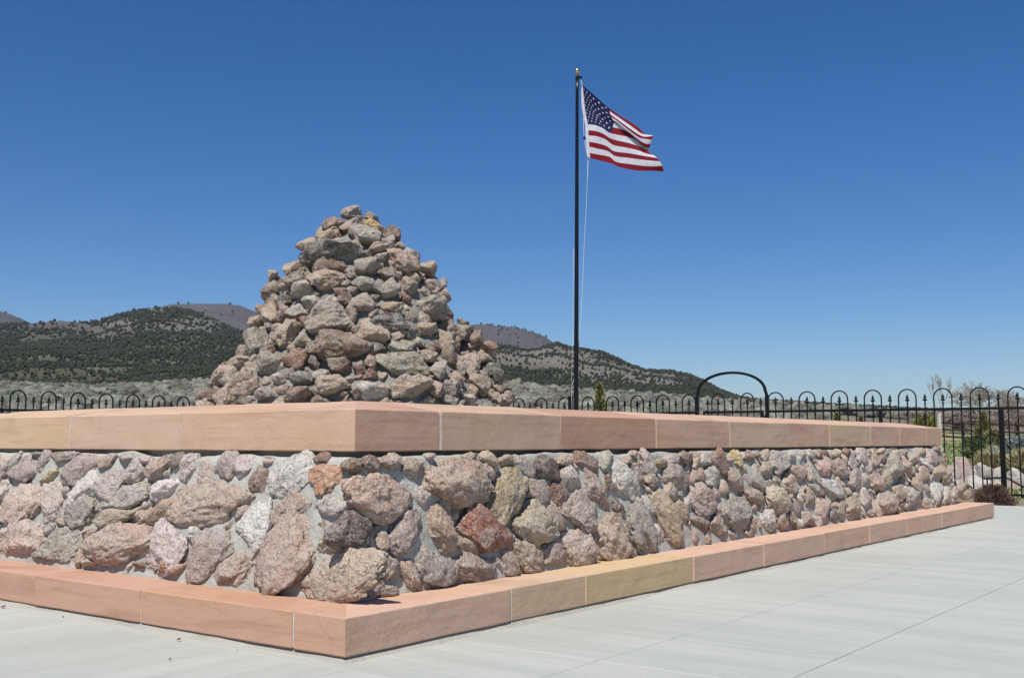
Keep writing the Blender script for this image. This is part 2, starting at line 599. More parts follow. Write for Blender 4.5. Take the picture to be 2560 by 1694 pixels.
def block(name, quad_out, quad_in, z0, z1o, z1i, tint, seed, mat=None, parent=None, bev=0.006, m0=False, m1=False):
    """prism: outer edge a->b, inner edge a->b, in local plan"""
    bm = bmesh.new()
    (ax, ay), (bx, by) = quad_out
    (cx, cy), (dx, dy) = quad_in
    vs = [bm.verts.new(Vector(c)) for c in ((ax, ay, z0), (bx, by, z0), (dx, dy, z0), (cx, cy, z0), (ax, ay, z1o), (bx, by, z1o), (dx, dy, z1i), (cx, cy, z1i))]
    for q in ((0, 1, 5, 4), (1, 2, 6, 5), (2, 3, 7, 6), (3, 0, 4, 7), (4, 5, 6, 7), (3, 2, 1, 0)):
        bm.faces.new([vs[i] for i in q])
    bmesh.ops.recalc_face_normals(bm, faces=bm.faces[:])
    if bev:
        e0v, e1v = {vs[0], vs[3], vs[4], vs[7]}, {vs[1], vs[2], vs[5], vs[6]}
        kill = ([f for f in bm.faces if all(v in e0v for v in f.verts)] if m0 else []) + ([f for f in bm.faces if all(v in e1v for v in f.verts)] if m1 else [])
        skip = [e for e in bm.edges if (m0 and all(v in e0v for v in e.verts)) or (m1 and all(v in e1v for v in e.verts))]
        # a mitred corner stays one stone: no arris and no end face there
        bmesh.ops.delete(bm, geom=kill, context='FACES_ONLY')
        bmesh.ops.bevel(bm, geom=[e for e in bm.edges if e not in skip], offset=bev, segments=2, affect='EDGES', profile=0.5)
        dd = Vector((bx - ax, by - ay, 0))
        LL = dd.length
        dd.normalize()
        ww = Vector((-dd.y, dd.x, 0))
        o = Vector((ax, ay, z0))
        wmax = max((Vector((cx, cy, z0)) - o).dot(ww), 0.1)
        cuts = [(o + dd * t, dd) for t in np.arange(0.08, LL, 0.08)] + [(o + ww * t, ww) for t in np.arange(0.08, wmax, 0.08)] + [(o + Vector((0, 0, t)), Vector((0, 0, 1))) for t in (0.055, 0.105, 0.15)]
        for pco, pno in cuts:
            bmesh.ops.bisect_plane(bm, geom=bm.verts[:] + bm.edges[:] + bm.faces[:], dist=1e-5, plane_co=pco, plane_no=pno)
        co = np.array([tuple(v.co) for v in bm.verts])
        calm = np.ones(len(co))
        for on, (qx, qy), (rx, ry) in ((m0, (ax, ay), (cx, cy)), (m1, (bx, by), (dx, dy))):
            if on:
                l_ = math.hypot(rx - qx, ry - qy)
                dist = np.abs((co[:, 0] - qx) * (ry - qy) - (co[:, 1] - qy) * (rx - qx)) / l_
                calm *= np.clip(dist / 0.08, 0, 1)
        n = fbm(co * 9 + seed * 3.7, seed, 3) * 0.0013 + fbm(co * 2.2 + seed, seed + 50, 2) * 0.0016
        chip = np.clip(vnoise(co * 14 + seed, seed + 7) - 0.62, 0, 1) * 0.014
        bm.normal_update()
        for v, a, cch in zip(bm.verts, n * calm, chip * calm):
            ns = [f.normal for f in v.link_faces]
            edge = min(q.dot(ns[0]) for q in ns) < 0.8
            v.co += v.normal * (a - (cch if edge else 0))
    me = bpy.data.meshes.new(name)
    bm.to_mesh(me)
    bm.free()
    me.materials.append(mat or M_SAND)
    ca = me.color_attributes.new('tint', 'FLOAT_COLOR', 'POINT')
    c = np.tile(np.array([*tint, (seed * 0.137) % 1.0], np.float32), (len(me.vertices), 1))
    ca.data.foreach_set('color', c.ravel())
    return link(name, me, parent or plinth)


def course(name, rect, joints, z0, z1o, z1i, width, tints, gaps, narrow=None, wide={}):
    """rect = (x0,y0,x1,y1) local; joints[k]: distances from the face's start corner"""
    x0, y0, x1, y1 = rect
    corners = [(x0, y0), (x1, y0), (x1, y1), (x0, y1)]
    n = 0
    for k in range(4):
        # order: k=0 -> y=y0 side (right face), 1 -> x=x1, 2 -> y=y1, 3 -> x=x0 (left face, walked back to the corner)
        a = np.array(corners[k])
        b = np.array(corners[(k + 1) % 4])
        L = np.linalg.norm(b - a)
        d = (b - a) / L
        inn = np.array([-d[1], d[0]])
        js = [0.0] + sorted(joints[k]) + [L]
        for i in range(len(js) - 1):
            s0, s1 = js[i], js[i + 1]
            gw = lambda q: wide.get((k, q), gaps[(k * 7 + q) % len(gaps)])
            e0 = s0 + (gw(i - 1) if i > 0 else 0.0)
            e1 = s1 - (gw(i) if i < len(js) - 2 else 0.0)
            i0 = e0 if i > 0 else e0 + width
            i1 = e1 if i < len(js) - 2 else e1 - width
            # mitred at the corners
            m0, m1 = i == 0, i == len(js) - 2
            off = 0.0 if (m0 or m1) else ((k * 5 + i * 3) % 4 - 1.5) * 0.0012
            w = width
            zi = z1i
            if narrow and (k, i) in narrow:
                w = narrow[(k, i)]
                zi = z1o + (z1i - z1o) * w / width
            po = (a + d * e0 + inn * off, a + d * e1 + inn * off)
            pi_ = (a + d * i0 + inn * w, a + d * i1 + inn * w)
            t = tints.get((k, i), None)
            if t is None:
                t = list(tints['pool'])[(k * 3 + i * 5) % len(tints['pool'])]
            block(name, po, pi_, z0, z1o + off * 0.8, zi, t, k * 31 + i + (100 if z0 > 0.5 else 0), m0=m0, m1=m1)
            n += 1


SPK = lin(210, 171, 145) * 0.74
SPK2 = lin(206, 164, 138) * 0.74
STAN = lin(211, 176, 148) * 0.74
SYEL = lin(214, 182, 136) * 0.74
SYPK = lin(212, 179, 147) * 0.74
SPK, SPK2, STAN, SYEL, SYPK = [(q * 0.86 + q.mean() * 0.14) * 1.13 for q in (SPK, SPK2, STAN, SYEL, SYPK)]
SBRN = SPK2 * np.array([0.90, 0.86, 0.84])
POOL = [SPK, SPK2, STAN, SPK, SBRN]

# base course
baseL = [2.389, 1.421, 0.318]
base_joints = {0: [1.125, 1.79, 3.023, 4.079, 5.222, 6.263, 7.272, 8.411, 9.4], 1: [1.3, 2.6, 3.8, 5.1, 6.4, 7.5, 8.8], 2: [1.4, 2.9, 4.1, 5.6, 7.0, 8.6],
               3: [LP - q for q in (0.318, 1.421, 2.389, 3.6, 4.9, 6.0, 7.4, 8.7)]}
course('base_block', (-PC, -PC, PC, PC), base_joints, 0.020, 0.180, 0.180, 0.42,
       {'pool': [q * 1.07 for q in POOL], (0, 2): SYEL, (0, 1): SYPK}, (0.0025, 0.0015, 0.0035, 0.002, 0.0025), None, {(3, 7): 0.0055, (0, 0): 0.004, (0, 4): 0.005})
# coping
cx0, cy0, cx1, cy1 = -PC + INS[0], -PC + INS[1], PC - INS[2], PC - INS[3]
CL = cy1 - cy0
cap_joints = {0: [0.619, 1.722, 2.87, 4.003, 5.126, 6.057, 7.174, 8.07, 9.017], 1: [1.2, 2.4, 3.6, 4.8, 6.0, 7.2, 8.4], 2: [1.2, 2.4, 3.6, 4.8, 6.0, 7.2, 8.4],
              3: [CL - q for q in (1.355, 2.469, 3.7, 4.9, 6.1, 7.3, 8.5)]}
nL = len(cap_joints[3])
course('coping_block', (cx0, cy0, cx1, cy1), cap_joints, 0.852, 1.056, 1.112, 0.36,
       {'pool': POOL, (3, nL): SPK2 * 0.5 + SYPK * 0.5, (3, nL - 1): STAN, (3, nL - 2): SYEL * 0.5 + STAN * 0.5, (0, 0): SPK2, (0, 1): STAN * 0.95, (0, 2): SBRN, (0, 4): STAN, (0, 6): SYPK},
       (0.003, 0.0025, 0.004, 0.002, 0.003), {(3, nL - 3): 0.24}, {(3, nL - 2): 0.0065, (0, 0): 0.007, (0, 2): 0.0045})


def ring_prism(name, rect, width, z0, z1o, z1i, mat):
    x0, y0, x1, y1 = rect
    o = [(x0, y0), (x1, y0), (x1, y1), (x0, y1)]
    i = [(x0 + width, y0 + width), (x1 - width, y0 + width), (x1 - width, y1 - width), (x0 + width, y1 - width)]
    v = [(*p, z0) for p in o] + [(*p, z1o) for p in o] + [(*p, z1i) for p in i] + [(*p, z0) for p in i]
    f = []
    for k in range(4):
        m = (k + 1) % 4
        f += [[k, m, 4 + m, 4 + k], [4 + k, 4 + m, 8 + m, 8 + k], [8 + k, 8 + m, 12 + m, 12 + k], [12 + k, 12 + m, m, k]]
    return link(name, mesh_np(name, v, f, mat, False), plinth)


e = 0.006
ring_prism('joint_mortar', (cx0 + e, cy0 + e, cx1 - e, cy1 - e), 0.34, 0.856, 1.056 - 0.008, 1.101, M_JOINT)
ring_prism('joint_mortar', (-PC + e, -PC + e, PC - e, PC - e), 0.40, 0.026, 0.1735, 0.1735, M_JOINT)

# interior platform the cairn stands on
pb = MB()
pb.box((0, 0, 0.99), (LP - 1.62, LP - 1.62, 0.08))
pb.build('platform', M_MORTAR, plinth)


# battered mortar core all round
def rr_ring(off, n_per_m=36, rad=0.10, z=0):
    """rounded rectangle at inset off, points and outward normals"""
    x0, y0, x1, y1 = -PC + off, -PC + off, PC - off, PC - off
    pts, nor = [], []
    for k, (cx, cy, a0) in enumerate(((x1 - rad, y0 + rad, -90), (x1 - rad, y1 - rad, 0), (x0 + rad, y1 - rad, 90), (x0 + rad, y0 + rad, 180))):
        for i in range(9):
            a = R(a0 + 90 * i / 8)
            pts.append((cx + rad * math.cos(a), cy + rad * math.sin(a)))
            nor.append((math.cos(a), math.sin(a)))
        L = LP - 2 * off - 2 * rad
        m = 330
        a = R(a0 + 90)
        tx, ty = -math.sin(a), math.cos(a)
        bx, by = pts[-1]
        for i in range(1, m):
            pts.append((bx + tx * L * i / m, by + ty * L * i / m))
            nor.append((math.cos(a), math.sin(a)))
    return np.array(pts), np.array(nor)


WZ0, WZ1, WO0, WO1 = 0.165, 0.812, 0.300, 0.432


def wall_off(z):
    return WO0 + (WO1 - WO0) * (z - 0.18) / (WZ1 - 0.18)


base_pts, base_nor = rr_ring(0.3)
N = len(base_pts)
fi = np.arange(N)

# mortar bed squeezed out under the base course
rows = []
for off, z in ((-0.034, -0.004), (-0.014, 0.0055), (0.006, 0.010), (0.016, 0.024)):
    pts, nor = rr_ring(off, rad=0.02)
    P = np.column_stack([pts, np.full(N, z)])
    dd = fbm(P * 3.0 + 40, 61, 3) * (0.022 if z < 0.008 else 0.006)
    P[:, :2] += nor * dd[:, None]
    if z > 0.001:
        P[:, 2] += fbm(P * 9, 3, 2) * 0.002
    rows.append(P)
V = np.concatenate(rows)
FQ = np.concatenate([np.stack([r * N + fi, r * N + (fi + 1) % N, (r + 1) * N + (fi + 1) % N, (r + 1) * N + fi], 1) for r in range(3)])
M_BED = mat_mortar('bed_mortar', (0.36, 0.345, 0.30))
link('mortar_bed', mesh_np('mortar_bed', V, FQ, M_BED), plinth)

# ---- boulders of the two faces: (scale, ox, oy, [(x, y, a, b, angle, colour, protrusion)])
LEFT = [
 (0.2552, 0, 1080, [
  (45,340,118,55,70,'k',1),(160,285,92,46,55,'g',1),(255,380,150,102,35,'m',1),(450,290,108,52,60,'g',1),(375,215,55,26,0,'D',1),
  (500,430,108,36,45,'y',1.1),(640,245,140,55,15,'m',1.2),(800,370,180,95,40,'m',1.5),(1050,285,95,55,35,'t',1),(1285,250,95,50,0,'g',1.1),
  (1450,275,60,42,0,'l',.9),(1560,350,138,66,35,'t',1.1),(1755,285,80,58,75,'d',1.4),(1850,365,158,64,65,'l',1.2),(40,570,95,55,60,'l',1),
  (215,705,245,148,50,'k',1.1),(520,660,198,102,75,'l',.9),(810,590,225,95,50,'W',1.5),(1095,500,165,90,60,'l',1.1),(1310,415,90,58,50,'l',1),
  (1280,650,205,108,35,'G',1.2),(1160,830,225,82,22,'u',1.2),(1610,560,140,76,35,'W',1.6),(1590,780,145,70,40,'u',1.3),(810,760,175,125,60,'G',.8),
  (600,1120,230,150,25,'G',.9),(228,1070,208,160,30,'k',1.3),(1200,1080,285,172,18,'p',2.2),(1630,1125,255,182,75,'l',1.3),(1900,985,74,64,0,'W',.8),
  (888,1140,58,48,0,'m',1),(900,1270,74,38,20,'t',1),(1385,1300,46,36,0,'b',1),(1750,1340,70,36,55,'o',1),(85,985,70,40,30,'l',1)]),
 (0.4555, 0, 980, [
  (1155,612,200,108,10,'p',1.6),(1145,445,64,44,70,'p',1),(1255,400,75,56,65,'m',1.2),(1355,400,64,45,75,'l',1),(1430,495,75,50,80,'b',1.2),
  (1481,378,28,24,0,'p',1),(1610,455,134,102,50,'W',1.4),(1775,362,35,30,0,'b',1),(1790,475,94,66,50,'o',1.4),(1415,725,144,80,65,'W',1.4),
  (1620,632,118,60,40,'p',1.4),(1815,620,86,56,-10,'a',1.5),(1340,655,56,26,50,'k',1),(1145,890,164,100,55,'m',1.2),(1295,975,120,84,40,'p',1.3),
  (1590,880,225,132,62,'p',1.5),(945,945,60,28,60,'o',1),(750,420,75,40,50,'l',1)])]
RIGHT = [
 (0.4555, 700, 980, [
  (360,1010,250,128,8,'T',1.5),(378,765,120,94,-10,'d',2.0),(398,402,36,48,80,'b',1.6),(485,395,45,40,0,'b',1.6),(600,385,55,46,-30,'p',1.4),
  (720,420,60,62,0,'t',1.4),(528,575,186,128,-18,'p',1.8),(770,575,66,50,-60,'l',1.1),(955,508,178,126,-15,'p',2.2),(680,755,142,90,70,'m',1.5),
  (878,740,128,78,-65,'t',1.8),(550,800,74,34,-75,'p',1.3),(1230,580,158,82,80,'u',1.8),(1100,768,142,104,-38,'r',2.2),(1116,440,55,44,-60,'p',1.4),
  (1030,358,40,28,0,'p',1.2),(1140,368,60,34,-30,'t',1.5),(1240,376,45,34,0,'t',1.2),(1322,408,80,46,-30,'g',1.2),(1460,420,84,62,-40,'d',1.8),
  (1400,540,84,66,-40,'m',1.7),(1525,570,78,40,-75,'R',1.5),(1585,470,78,46,-55,'l',1.3),(1395,720,128,108,-30,'T',1.9),(1500,680,80,46,-70,'m',1.5),
  (1637,662,108,88,-50,'m',1.9),(1715,530,118,58,-65,'p',1.6),(1800,520,50,32,-60,'m',1.3),(1840,630,60,32,-60,'d',1.5),(1875,500,128,68,-50,'W',1.5),
  (1780,375,60,36,80,'a',1.5),(1672,382,84,44,-30,'b',1.5),(1555,372,45,32,0,'t',1.3),(1625,845,104,90,-60,'k',1.8),(1350,895,108,76,-50,'t',1.5),
  (1490,885,70,62,0,'m',1.5),(1248,935,80,52,-60,'m',1.5),(1055,965,128,76,-15,'m',1.3),(845,960,122,104,-35,'g',1.5),(712,1010,88,52,-65,'p',1.4),
  (1032,840,74,50,-45,'t',1.2),(580,1092,60,34,0,'m',1.2),(1800,795,126,110,70,'p',1.6),(1940,725,138,62,-70,'g',1.4),(812,356,25,20,0,'l',1.3)]),
 (0.1941, 1500, 1120, [
  (45,160,95,135,0,'a',1.6),(60,450,75,140,0,'b',1.5),(280,430,275,130,-52,'W',1.6),(320,160,62,60,0,'t',1.3),(440,350,160,80,-62,'b',1.4),
  (415,80,48,50,0,'m',1.3),(590,185,170,100,-65,'l',1.6),(640,425,110,85,-20,'m',1.7),(765,190,60,95,80,'u',1.3),(900,160,100,80,0,'l',1.3),
  (1070,120,90,88,-50,'b',1.5),(950,380,190,135,-35,'m',1.8),(1200,170,60,120,0,'t',1.3),(1230,350,100,95,0,'t',1.5),(1330,150,80,75,0,'l',1.2),
  (1500,190,185,130,-58,'R',1.9),(1745,130,115,75,-55,'y',1.5),(1800,100,35,55,0,'W',1.2),(1900,110,80,75,-40,'b',1.5),(2010,95,50,45,0,'b',1.3),
  (1420,370,95,140,0,'a',1.5),(880,580,115,110,-40,'t',1.5),(1010,810,150,105,-40,'u',1.6),(1290,640,205,170,-70,'k',2.0),(860,900,400,150,-55,'u',1.5),
  (520,1000,330,150,-62,'g',1.4),(150,1060,210,200,70,'p',1.6),(180,760,110,60,-60,'b',1.4),(1720,400,130,190,60,'t',1.7),(1560,520,70,120,0,'t',1.3),
  (1720,830,210,240,60,'G',1.6),(1270,970,95,155,60,'b',1.4),(1510,990,115,140,60,'m',1.5),(1920,1010,70,130,0,'t',1.4),(1960,600,90,190,70,'t',1.5),
  (2000,380,190,100,-50,'a',1.5),(2120,270,100,110,-50,'t',1.5),(2110,100,55,85,0,'m',1.3),(2260,190,85,160,0,'a',1.6),(2250,660,200,180,-40,'T',1.8),
  (2150,930,140,120,-25,'W',1.6),(2330,900,90,150,0,'t',1.5)]),
 (0.2447, 1900, 1100, [
  (40,145,36,48,0,'m',1.3),(185,225,100,125,70,'a',1.6),(310,150,50,46,0,'l',1.3),(418,145,42,38,0,'l',1.3),(495,145,32,50,0,'a',1.3),
  (580,135,46,42,0,'m',1.4),(650,155,44,54,0,'R',1.4),(780,135,46,44,-50,'t',1.4),(868,120,30,40,0,'R',1.3),(1035,150,80,85,0,'l',1.5),
  (1160,190,56,90,0,'t',1.5),(1235,110,46,30,0,'T',1.3),(365,330,80,116,70,'k',1.6),(480,320,45,108,0,'t',1.4),(640,270,110,96,-40,'k',1.5),
  (800,290,82,126,60,'p',1.6),(930,200,58,95,0,'a',1.4),(960,400,70,115,0,'g',1.5),(300,450,112,88,-40,'p',1.6),(715,480,150,80,-36,'W',1.7),
  (170,610,160,140,-40,'T',1.9),(70,790,82,86,0,'W',1.5),(300,800,70,70,0,'b',1.4),(480,800,86,74,-30,'m',1.5),(490,580,70,100,0,'t',1.5),
  (620,705,80,128,0,'k',1.5),(735,765,54,72,0,'D',1.4),(800,690,86,104,-60,'t',1.5),(935,690,108,118,-40,'t',1.6),(1175,430,92,92,0,'p',1.6),
  (1065,590,72,96,0,'l',1.5),(1265,640,125,112,-30,'k',1.8),(1355,275,118,112,-40,'g',1.7),(1285,390,70,82,-40,'t',1.5),(1550,180,58,82,-60,'T',1.4),
  (1650,345,80,82,0,'k',1.6),(1680,250,42,100,60,'W',1.4),(1735,190,72,92,0,'k',1.6),(1600,450,84,92,-50,'t',1.6),(1520,565,110,92,-30,'a',1.6),
  (1780,550,72,125,0,'W',1.6),(1890,550,60,84,0,'l',1.5),(1800,330,72,100,-60,'t',1.5),(1900,350,70,90,-50,'T',1.4),(1400,540,82,92,0,'t',1.6),
  (1990,540,60,82,-60,'t',1.4),(2050,470,56,76,0,'k',1.4),(2150,545,50,46,0,'R',1.4),(1870,240,46,60,0,'b',1.4),(1795,100,42,36,0,'b',1.3),
  (1390,150,46,50,0,'k',1.3),(1470,120,30,30,0,'m',1.2),(1640,120,50,40,0,'t',1.3),(2100,560,50,60,-60,'t',1.3),(1240,190,40,50,0,'b',1.2)])]

stones = []     # dict(c, A (3x3 columns = half axes, world), tint, seed, px)
SEED = [100]


def jitter(col):
    s = TINT * rng.uniform(0.86, 1.10)
    base = (PAL[col] * 0.90 + lin(203, 180, 162) * 0.10) * np.array([1.02, 1.0, 0.965])
    return np.clip(base * s * rng.uniform(0.96, 1.04, 3), 0.02, 0.8)


BAT = (WO1 - WO0) / (WZ1 - 0.18)
up_in = np.array([0, 0, 1.0])


def face_frame(face):
    """point, outward normal, along, up-slope of the battered face"""
    inn, along = (DR, DL) if face == 0 else (DL, DR)
    up = (inn * BAT + np.array([0, 0, 1.0]))
    up /= np.linalg.norm(up)
    P = B0 + inn * WO0 + np.array([0, 0, 0.18])
    n = np.cross(along, up)
    if n @ inn > 0:
        n = -n
    return P, n, along, up


occ = {}
GRID = 0.01
occ[1] = np.zeros((int(LP / GRID) + 2, 72), bool)
for face, lists in ((0, LEFT), (1, RIGHT)):
    P, n, al, up = face_frame(face)
    O = occ.setdefault(face, np.zeros((int(LP / GRID) + 2, 72), bool))
    for sc, ox, oy, lst in lists:
        for (x, y, a, b, th, colr, pr) in lst:
            u, v = ox + x * sc, oy + y * sc
            P, n, al, up = face_frame(face)
            O = occ[face]
            c = on_plane(u, v, P, n)
            if (c - P) @ al < WO0 + BAT * ((c - P) @ up):                      # round the corner: it sits on the other face
                P, n, al, up = face_frame(1 - face)
                O = occ.setdefault(1 - face, np.zeros((int(LP / GRID) + 2, 72), bool))
                c = on_plane(u, v, P, n)
            t = R(th)
            e1 = on_plane(u + math.cos(t) * a * sc, v - math.sin(t) * a * sc, P, n) - c
            e2 = on_plane(u + math.sin(t) * b * sc, v + math.cos(t) * b * sc, P, n) - c
            if face == 1:
                # seen at a slant: part of the width is the stone's own depth
                f = 0.92 if u < 1500 else (0.80 if u < 1800 else 0.66)
                for ee in (e1, e2):
                    ee += al * (ee @ al) * (f - 1)
            gr = 1.13 if face == 0 else 1.08
            e1, e2 = e1 * gr, e2 * gr
            s1, s2 = np.linalg.norm(e1), np.linalg.norm(e2)
            h = min(0.60 * math.sqrt(s1 * s2), 0.115) * (0.75 + 0.25 * pr)
            h *= (0.50 if face == 0 else 0.60)
            if colr == 'T' and u < 900:
                h *= 0.6
            h = max(h, 0.046)
            lift = h * (-0.12 + 0.25 * (pr - 1))
            e3 = n * h
            if np.dot(np.cross(e1, e2), e3) < 0:
                e2 = -e2
            SEED[0] += 1
            stones.append(dict(c=c + n * lift, A=np.stack([e1, e2, e3], 1), tint=(lambda q: q if face else (q * 0.85 + q.mean() * 0.15) * 1.08)(jitter(colr)), seed=SEED[0], px=a * b * sc * sc, pr=pr, lich=rng.uniform(0, 0.3), boxy=0.35, dmin=0.62, cuts=11))  # left-face tints greyed paler, and lifted to paint in that side's sunlight
            # occupancy
            ga = np.arange(O.shape[0]) * GRID
            gb = np.arange(O.shape[1]) * GRID
            q = c - P
            qa, qb = q @ al, q @ up
            E = np.array([[e1 @ al, e2 @ al], [e1 @ up, e2 @ up]])
            Ei = np.linalg.inv(E)
            da, db = np.meshgrid(ga - qa, gb - qb, indexing='ij')
            r2 = (Ei[0, 0] * da + Ei[0, 1] * db) ** 2 + (Ei[1, 0] * da + Ei[1, 1] * db) ** 2
            O |= r2 < 0.93

# fillers on the parts of the wall the list leaves open
FILLCOL = 'kllwmmttppgaTb'
for face in (0, 1):
    P, n, al, up = face_frame(face)
    O = occ[face]
    na, nb_ = O.shape
    ga = np.arange(na) * GRID
    gb = np.arange(nb_) * GRID
    for size, tries in ((0.125, 500), (0.10, 900), (0.08, 1300), (0.062, 2200), (0.045, 3200), (0.032, 4200)):
        for _ in range(tries):
            qa = rng.uniform(0.34, LP - 0.36)
            qb = rng.uniform(0.035, 0.645)
            s1 = size * rng.uniform(0.95, 1.35)
            if qa < WO0 + BAT * qb + s1 * 0.8 or qa > LP - (WO0 + BAT * qb + s1 * 0.8) or qb > 0.655 - s1 * 0.75:
                continue
            s2 = size * rng.uniform(0.7, 0.95)
            th = rng.uniform(20, 70) * (1 if face == 0 else 1)
            th = R(th + (90 if face == 1 else 0) * 0)
            i0, i1 = max(0, int((qa - s1) / GRID)), min(na, int((qa + s1) / GRID) + 1)
            j0, j1 = max(0, int((qb - s1) / GRID)), min(nb_, int((qb + s1) / GRID) + 1)
            da, db = np.meshgrid(ga[i0:i1] - qa, gb[j0:j1] - qb, indexing='ij')
            # leaning stones: long axis up and away from the photographer's corner on the right face, towards it on the left
            sg = -1 if face == 0 else -1
            ca, sa = math.cos(th), math.sin(th) * sg
            r2 = ((ca * da + sa * db) / s1) ** 2 + ((-sa * da + ca * db) / s2) ** 2
            m = r2 < 1
            if m.sum() == 0 or (O[i0:i1, j0:j1] & m).sum() > 0.06 * m.sum():
                continue
            O[i0:i1, j0:j1] |= r2 < 1.12
            c = P + al * qa + up * qb
            e1 = (al * ca + up * sa) * s1
            e2 = (-al * sa + up * ca) * s2
            pr = rng.uniform(1.1, 1.8)
            h = min(0.7 * math.sqrt(s1 * s2), 0.11) * (0.62 + 0.2 * pr)
            h = max(h, 0.042)
            e3 = n * h
            if np.dot(np.cross(e1, e2), e3) < 0:
                e2 = -e2
            SEED[0] += 1
            uu = c[1]
            stones.append(dict(c=c + n * h * (-0.45 + 0.4 * (pr - 1)), A=np.stack([e1, e2, e3], 1), tint=jitter(rng.choice(list(FILLCOL))), seed=SEED[0],
                               px=s1 * s2 * (F / uu) ** 2 * (0.8 if face == 0 else 0.45), pr=pr, lich=rng.uniform(0, 0.4)))



def soft(O, n):
    q = O.astype(float)
    for _ in range(n):
        e_ = np.pad(q, 1, mode='edge')
        q = (e_[1:-1, 1:-1] * 2 + e_[:-2, 1:-1] + e_[2:, 1:-1] + e_[1:-1, :-2] + e_[1:-1, 2:]) / 6
    return q


SOFT = {k: soft(v, 9) for k, v in occ.items()}


def fillet(P, nor):
    """mortar drawn up round the stones"""
    out = np.zeros(len(P))
    jb = int(np.clip((P[0, 2] - 0.18) / 0.976 / GRID, 0, 71))
    for k, axis, nx in ((0, 1, 0), (1, 0, 1)):
        m = nor[:, nx] < -0.95
        ia = np.clip(((P[m, axis] + PC) / GRID).astype(int), 0, SOFT[k].shape[0] - 1)
        out[m] = SOFT[k][ia, jb]
    return (out - 0.30) * 0.036


rows = []
zs = list(np.linspace(WZ0, WZ1, 28))
base_pts, base_nor = rr_ring(0.3)
N = len(base_pts)
for z in zs:
    pts, nor = rr_ring(wall_off(z))
    P = np.column_stack([pts, np.full(N, z)])
    d = fbm(P * 4.5, 11, 4) * 0.016 + fbm(P * 1.3, 21, 2) * 0.012
    P[:, :2] += nor * d[:, None]
    rows.append(P)
topn = fbm(np.column_stack([base_pts * 3.2, np.zeros(N)]), 33, 3)
rows[-1][:, 2] += topn * 0.014
for off, z in ((0.446, 0.823), (0.475, 0.828), (0.525, 0.829), (0.535, 0.856)):
    pts, nor = rr_ring(off)
    P = np.column_stack([pts, np.full(N, z)])
    if z < 0.84:
        P[:, 2] += topn * 0.014 + fbm(P * 7, 5, 2) * 0.004
    else:
        P[:, :2] += nor * (fbm(P * 6, 8, 3) * 0.01)[:, None]
    rows.append(P)
V = np.concatenate(rows)
fi = np.arange(N)
FQ = np.concatenate([np.stack([r * N + fi, r * N + (fi + 1) % N, (r + 1) * N + (fi + 1) % N, (r + 1) * N + fi], 1) for r in range(len(rows) - 1)])
link('mortar_core', mesh_np('mortar_core', V, FQ, M_MORTAR), plinth)


def stone_mesh(s, origin=None, cuts=NCUT, boxy=0.0):
    sub = 5 if s['px'] > 1200 else (4 if s['px'] > 250 else 3)
    v, f = stone_verts(sub, s['seed'], s.get('cuts', cuts), s.get('rough', 1.0), s.get('boxy', boxy), s.get('dmin', 0.5))
    return v @ s['A'].T, f


def build_stones(lst, parent, locfun, rot, name, rest_name, nmax=100):
    lst = sorted(lst, key=lambda s: -s['px'])
    Rm = np.array([[math.cos(-rot), -math.sin(-rot), 0], [math.sin(-rot), math.cos(-rot), 0], [0, 0, 1]])
    acc = []
    for k, s in enumerate(lst):
        v, f = stone_mesh(s)
        v = v @ Rm.T
        c = locfun(s['c'])
        col = np.tile(np.array([*s['tint'], (s['seed'] * 0.618) % 1.0]), (len(v), 1))
        lich = np.full(len(v), s['lich'])
        if k < nmax:
            me = mesh_np(name, v, f, M_ROCK, True, col)
            a = me.attributes.new('lichen', 'FLOAT', 'POINT')
            a.data.foreach_set('value', lich.astype(np.float32))
            link(name, me, parent, c)
        else:
            acc.append((v + c, f, col, lich))
    if acc:
        o = 0
        fs = []
        for v, f, _, _ in acc:
            fs.append(f + o)
            o += len(v)
        me = mesh_np(rest_name, np.concatenate([a[0] for a in acc]), np.concatenate(fs), M_ROCK, True, np.concatenate([a[2] for a in acc]))
        a = me.attributes.new('lichen', 'FLOAT', 'POINT')
        a.data.foreach_set('value', np.concatenate([x[3] for x in acc]).astype(np.float32))
        ob = link(rest_name, me, parent)
        ob['kind'] = 'stuff'


build_stones(stones, plinth, to_loc, PROT, 'boulder', 'small_boulders')

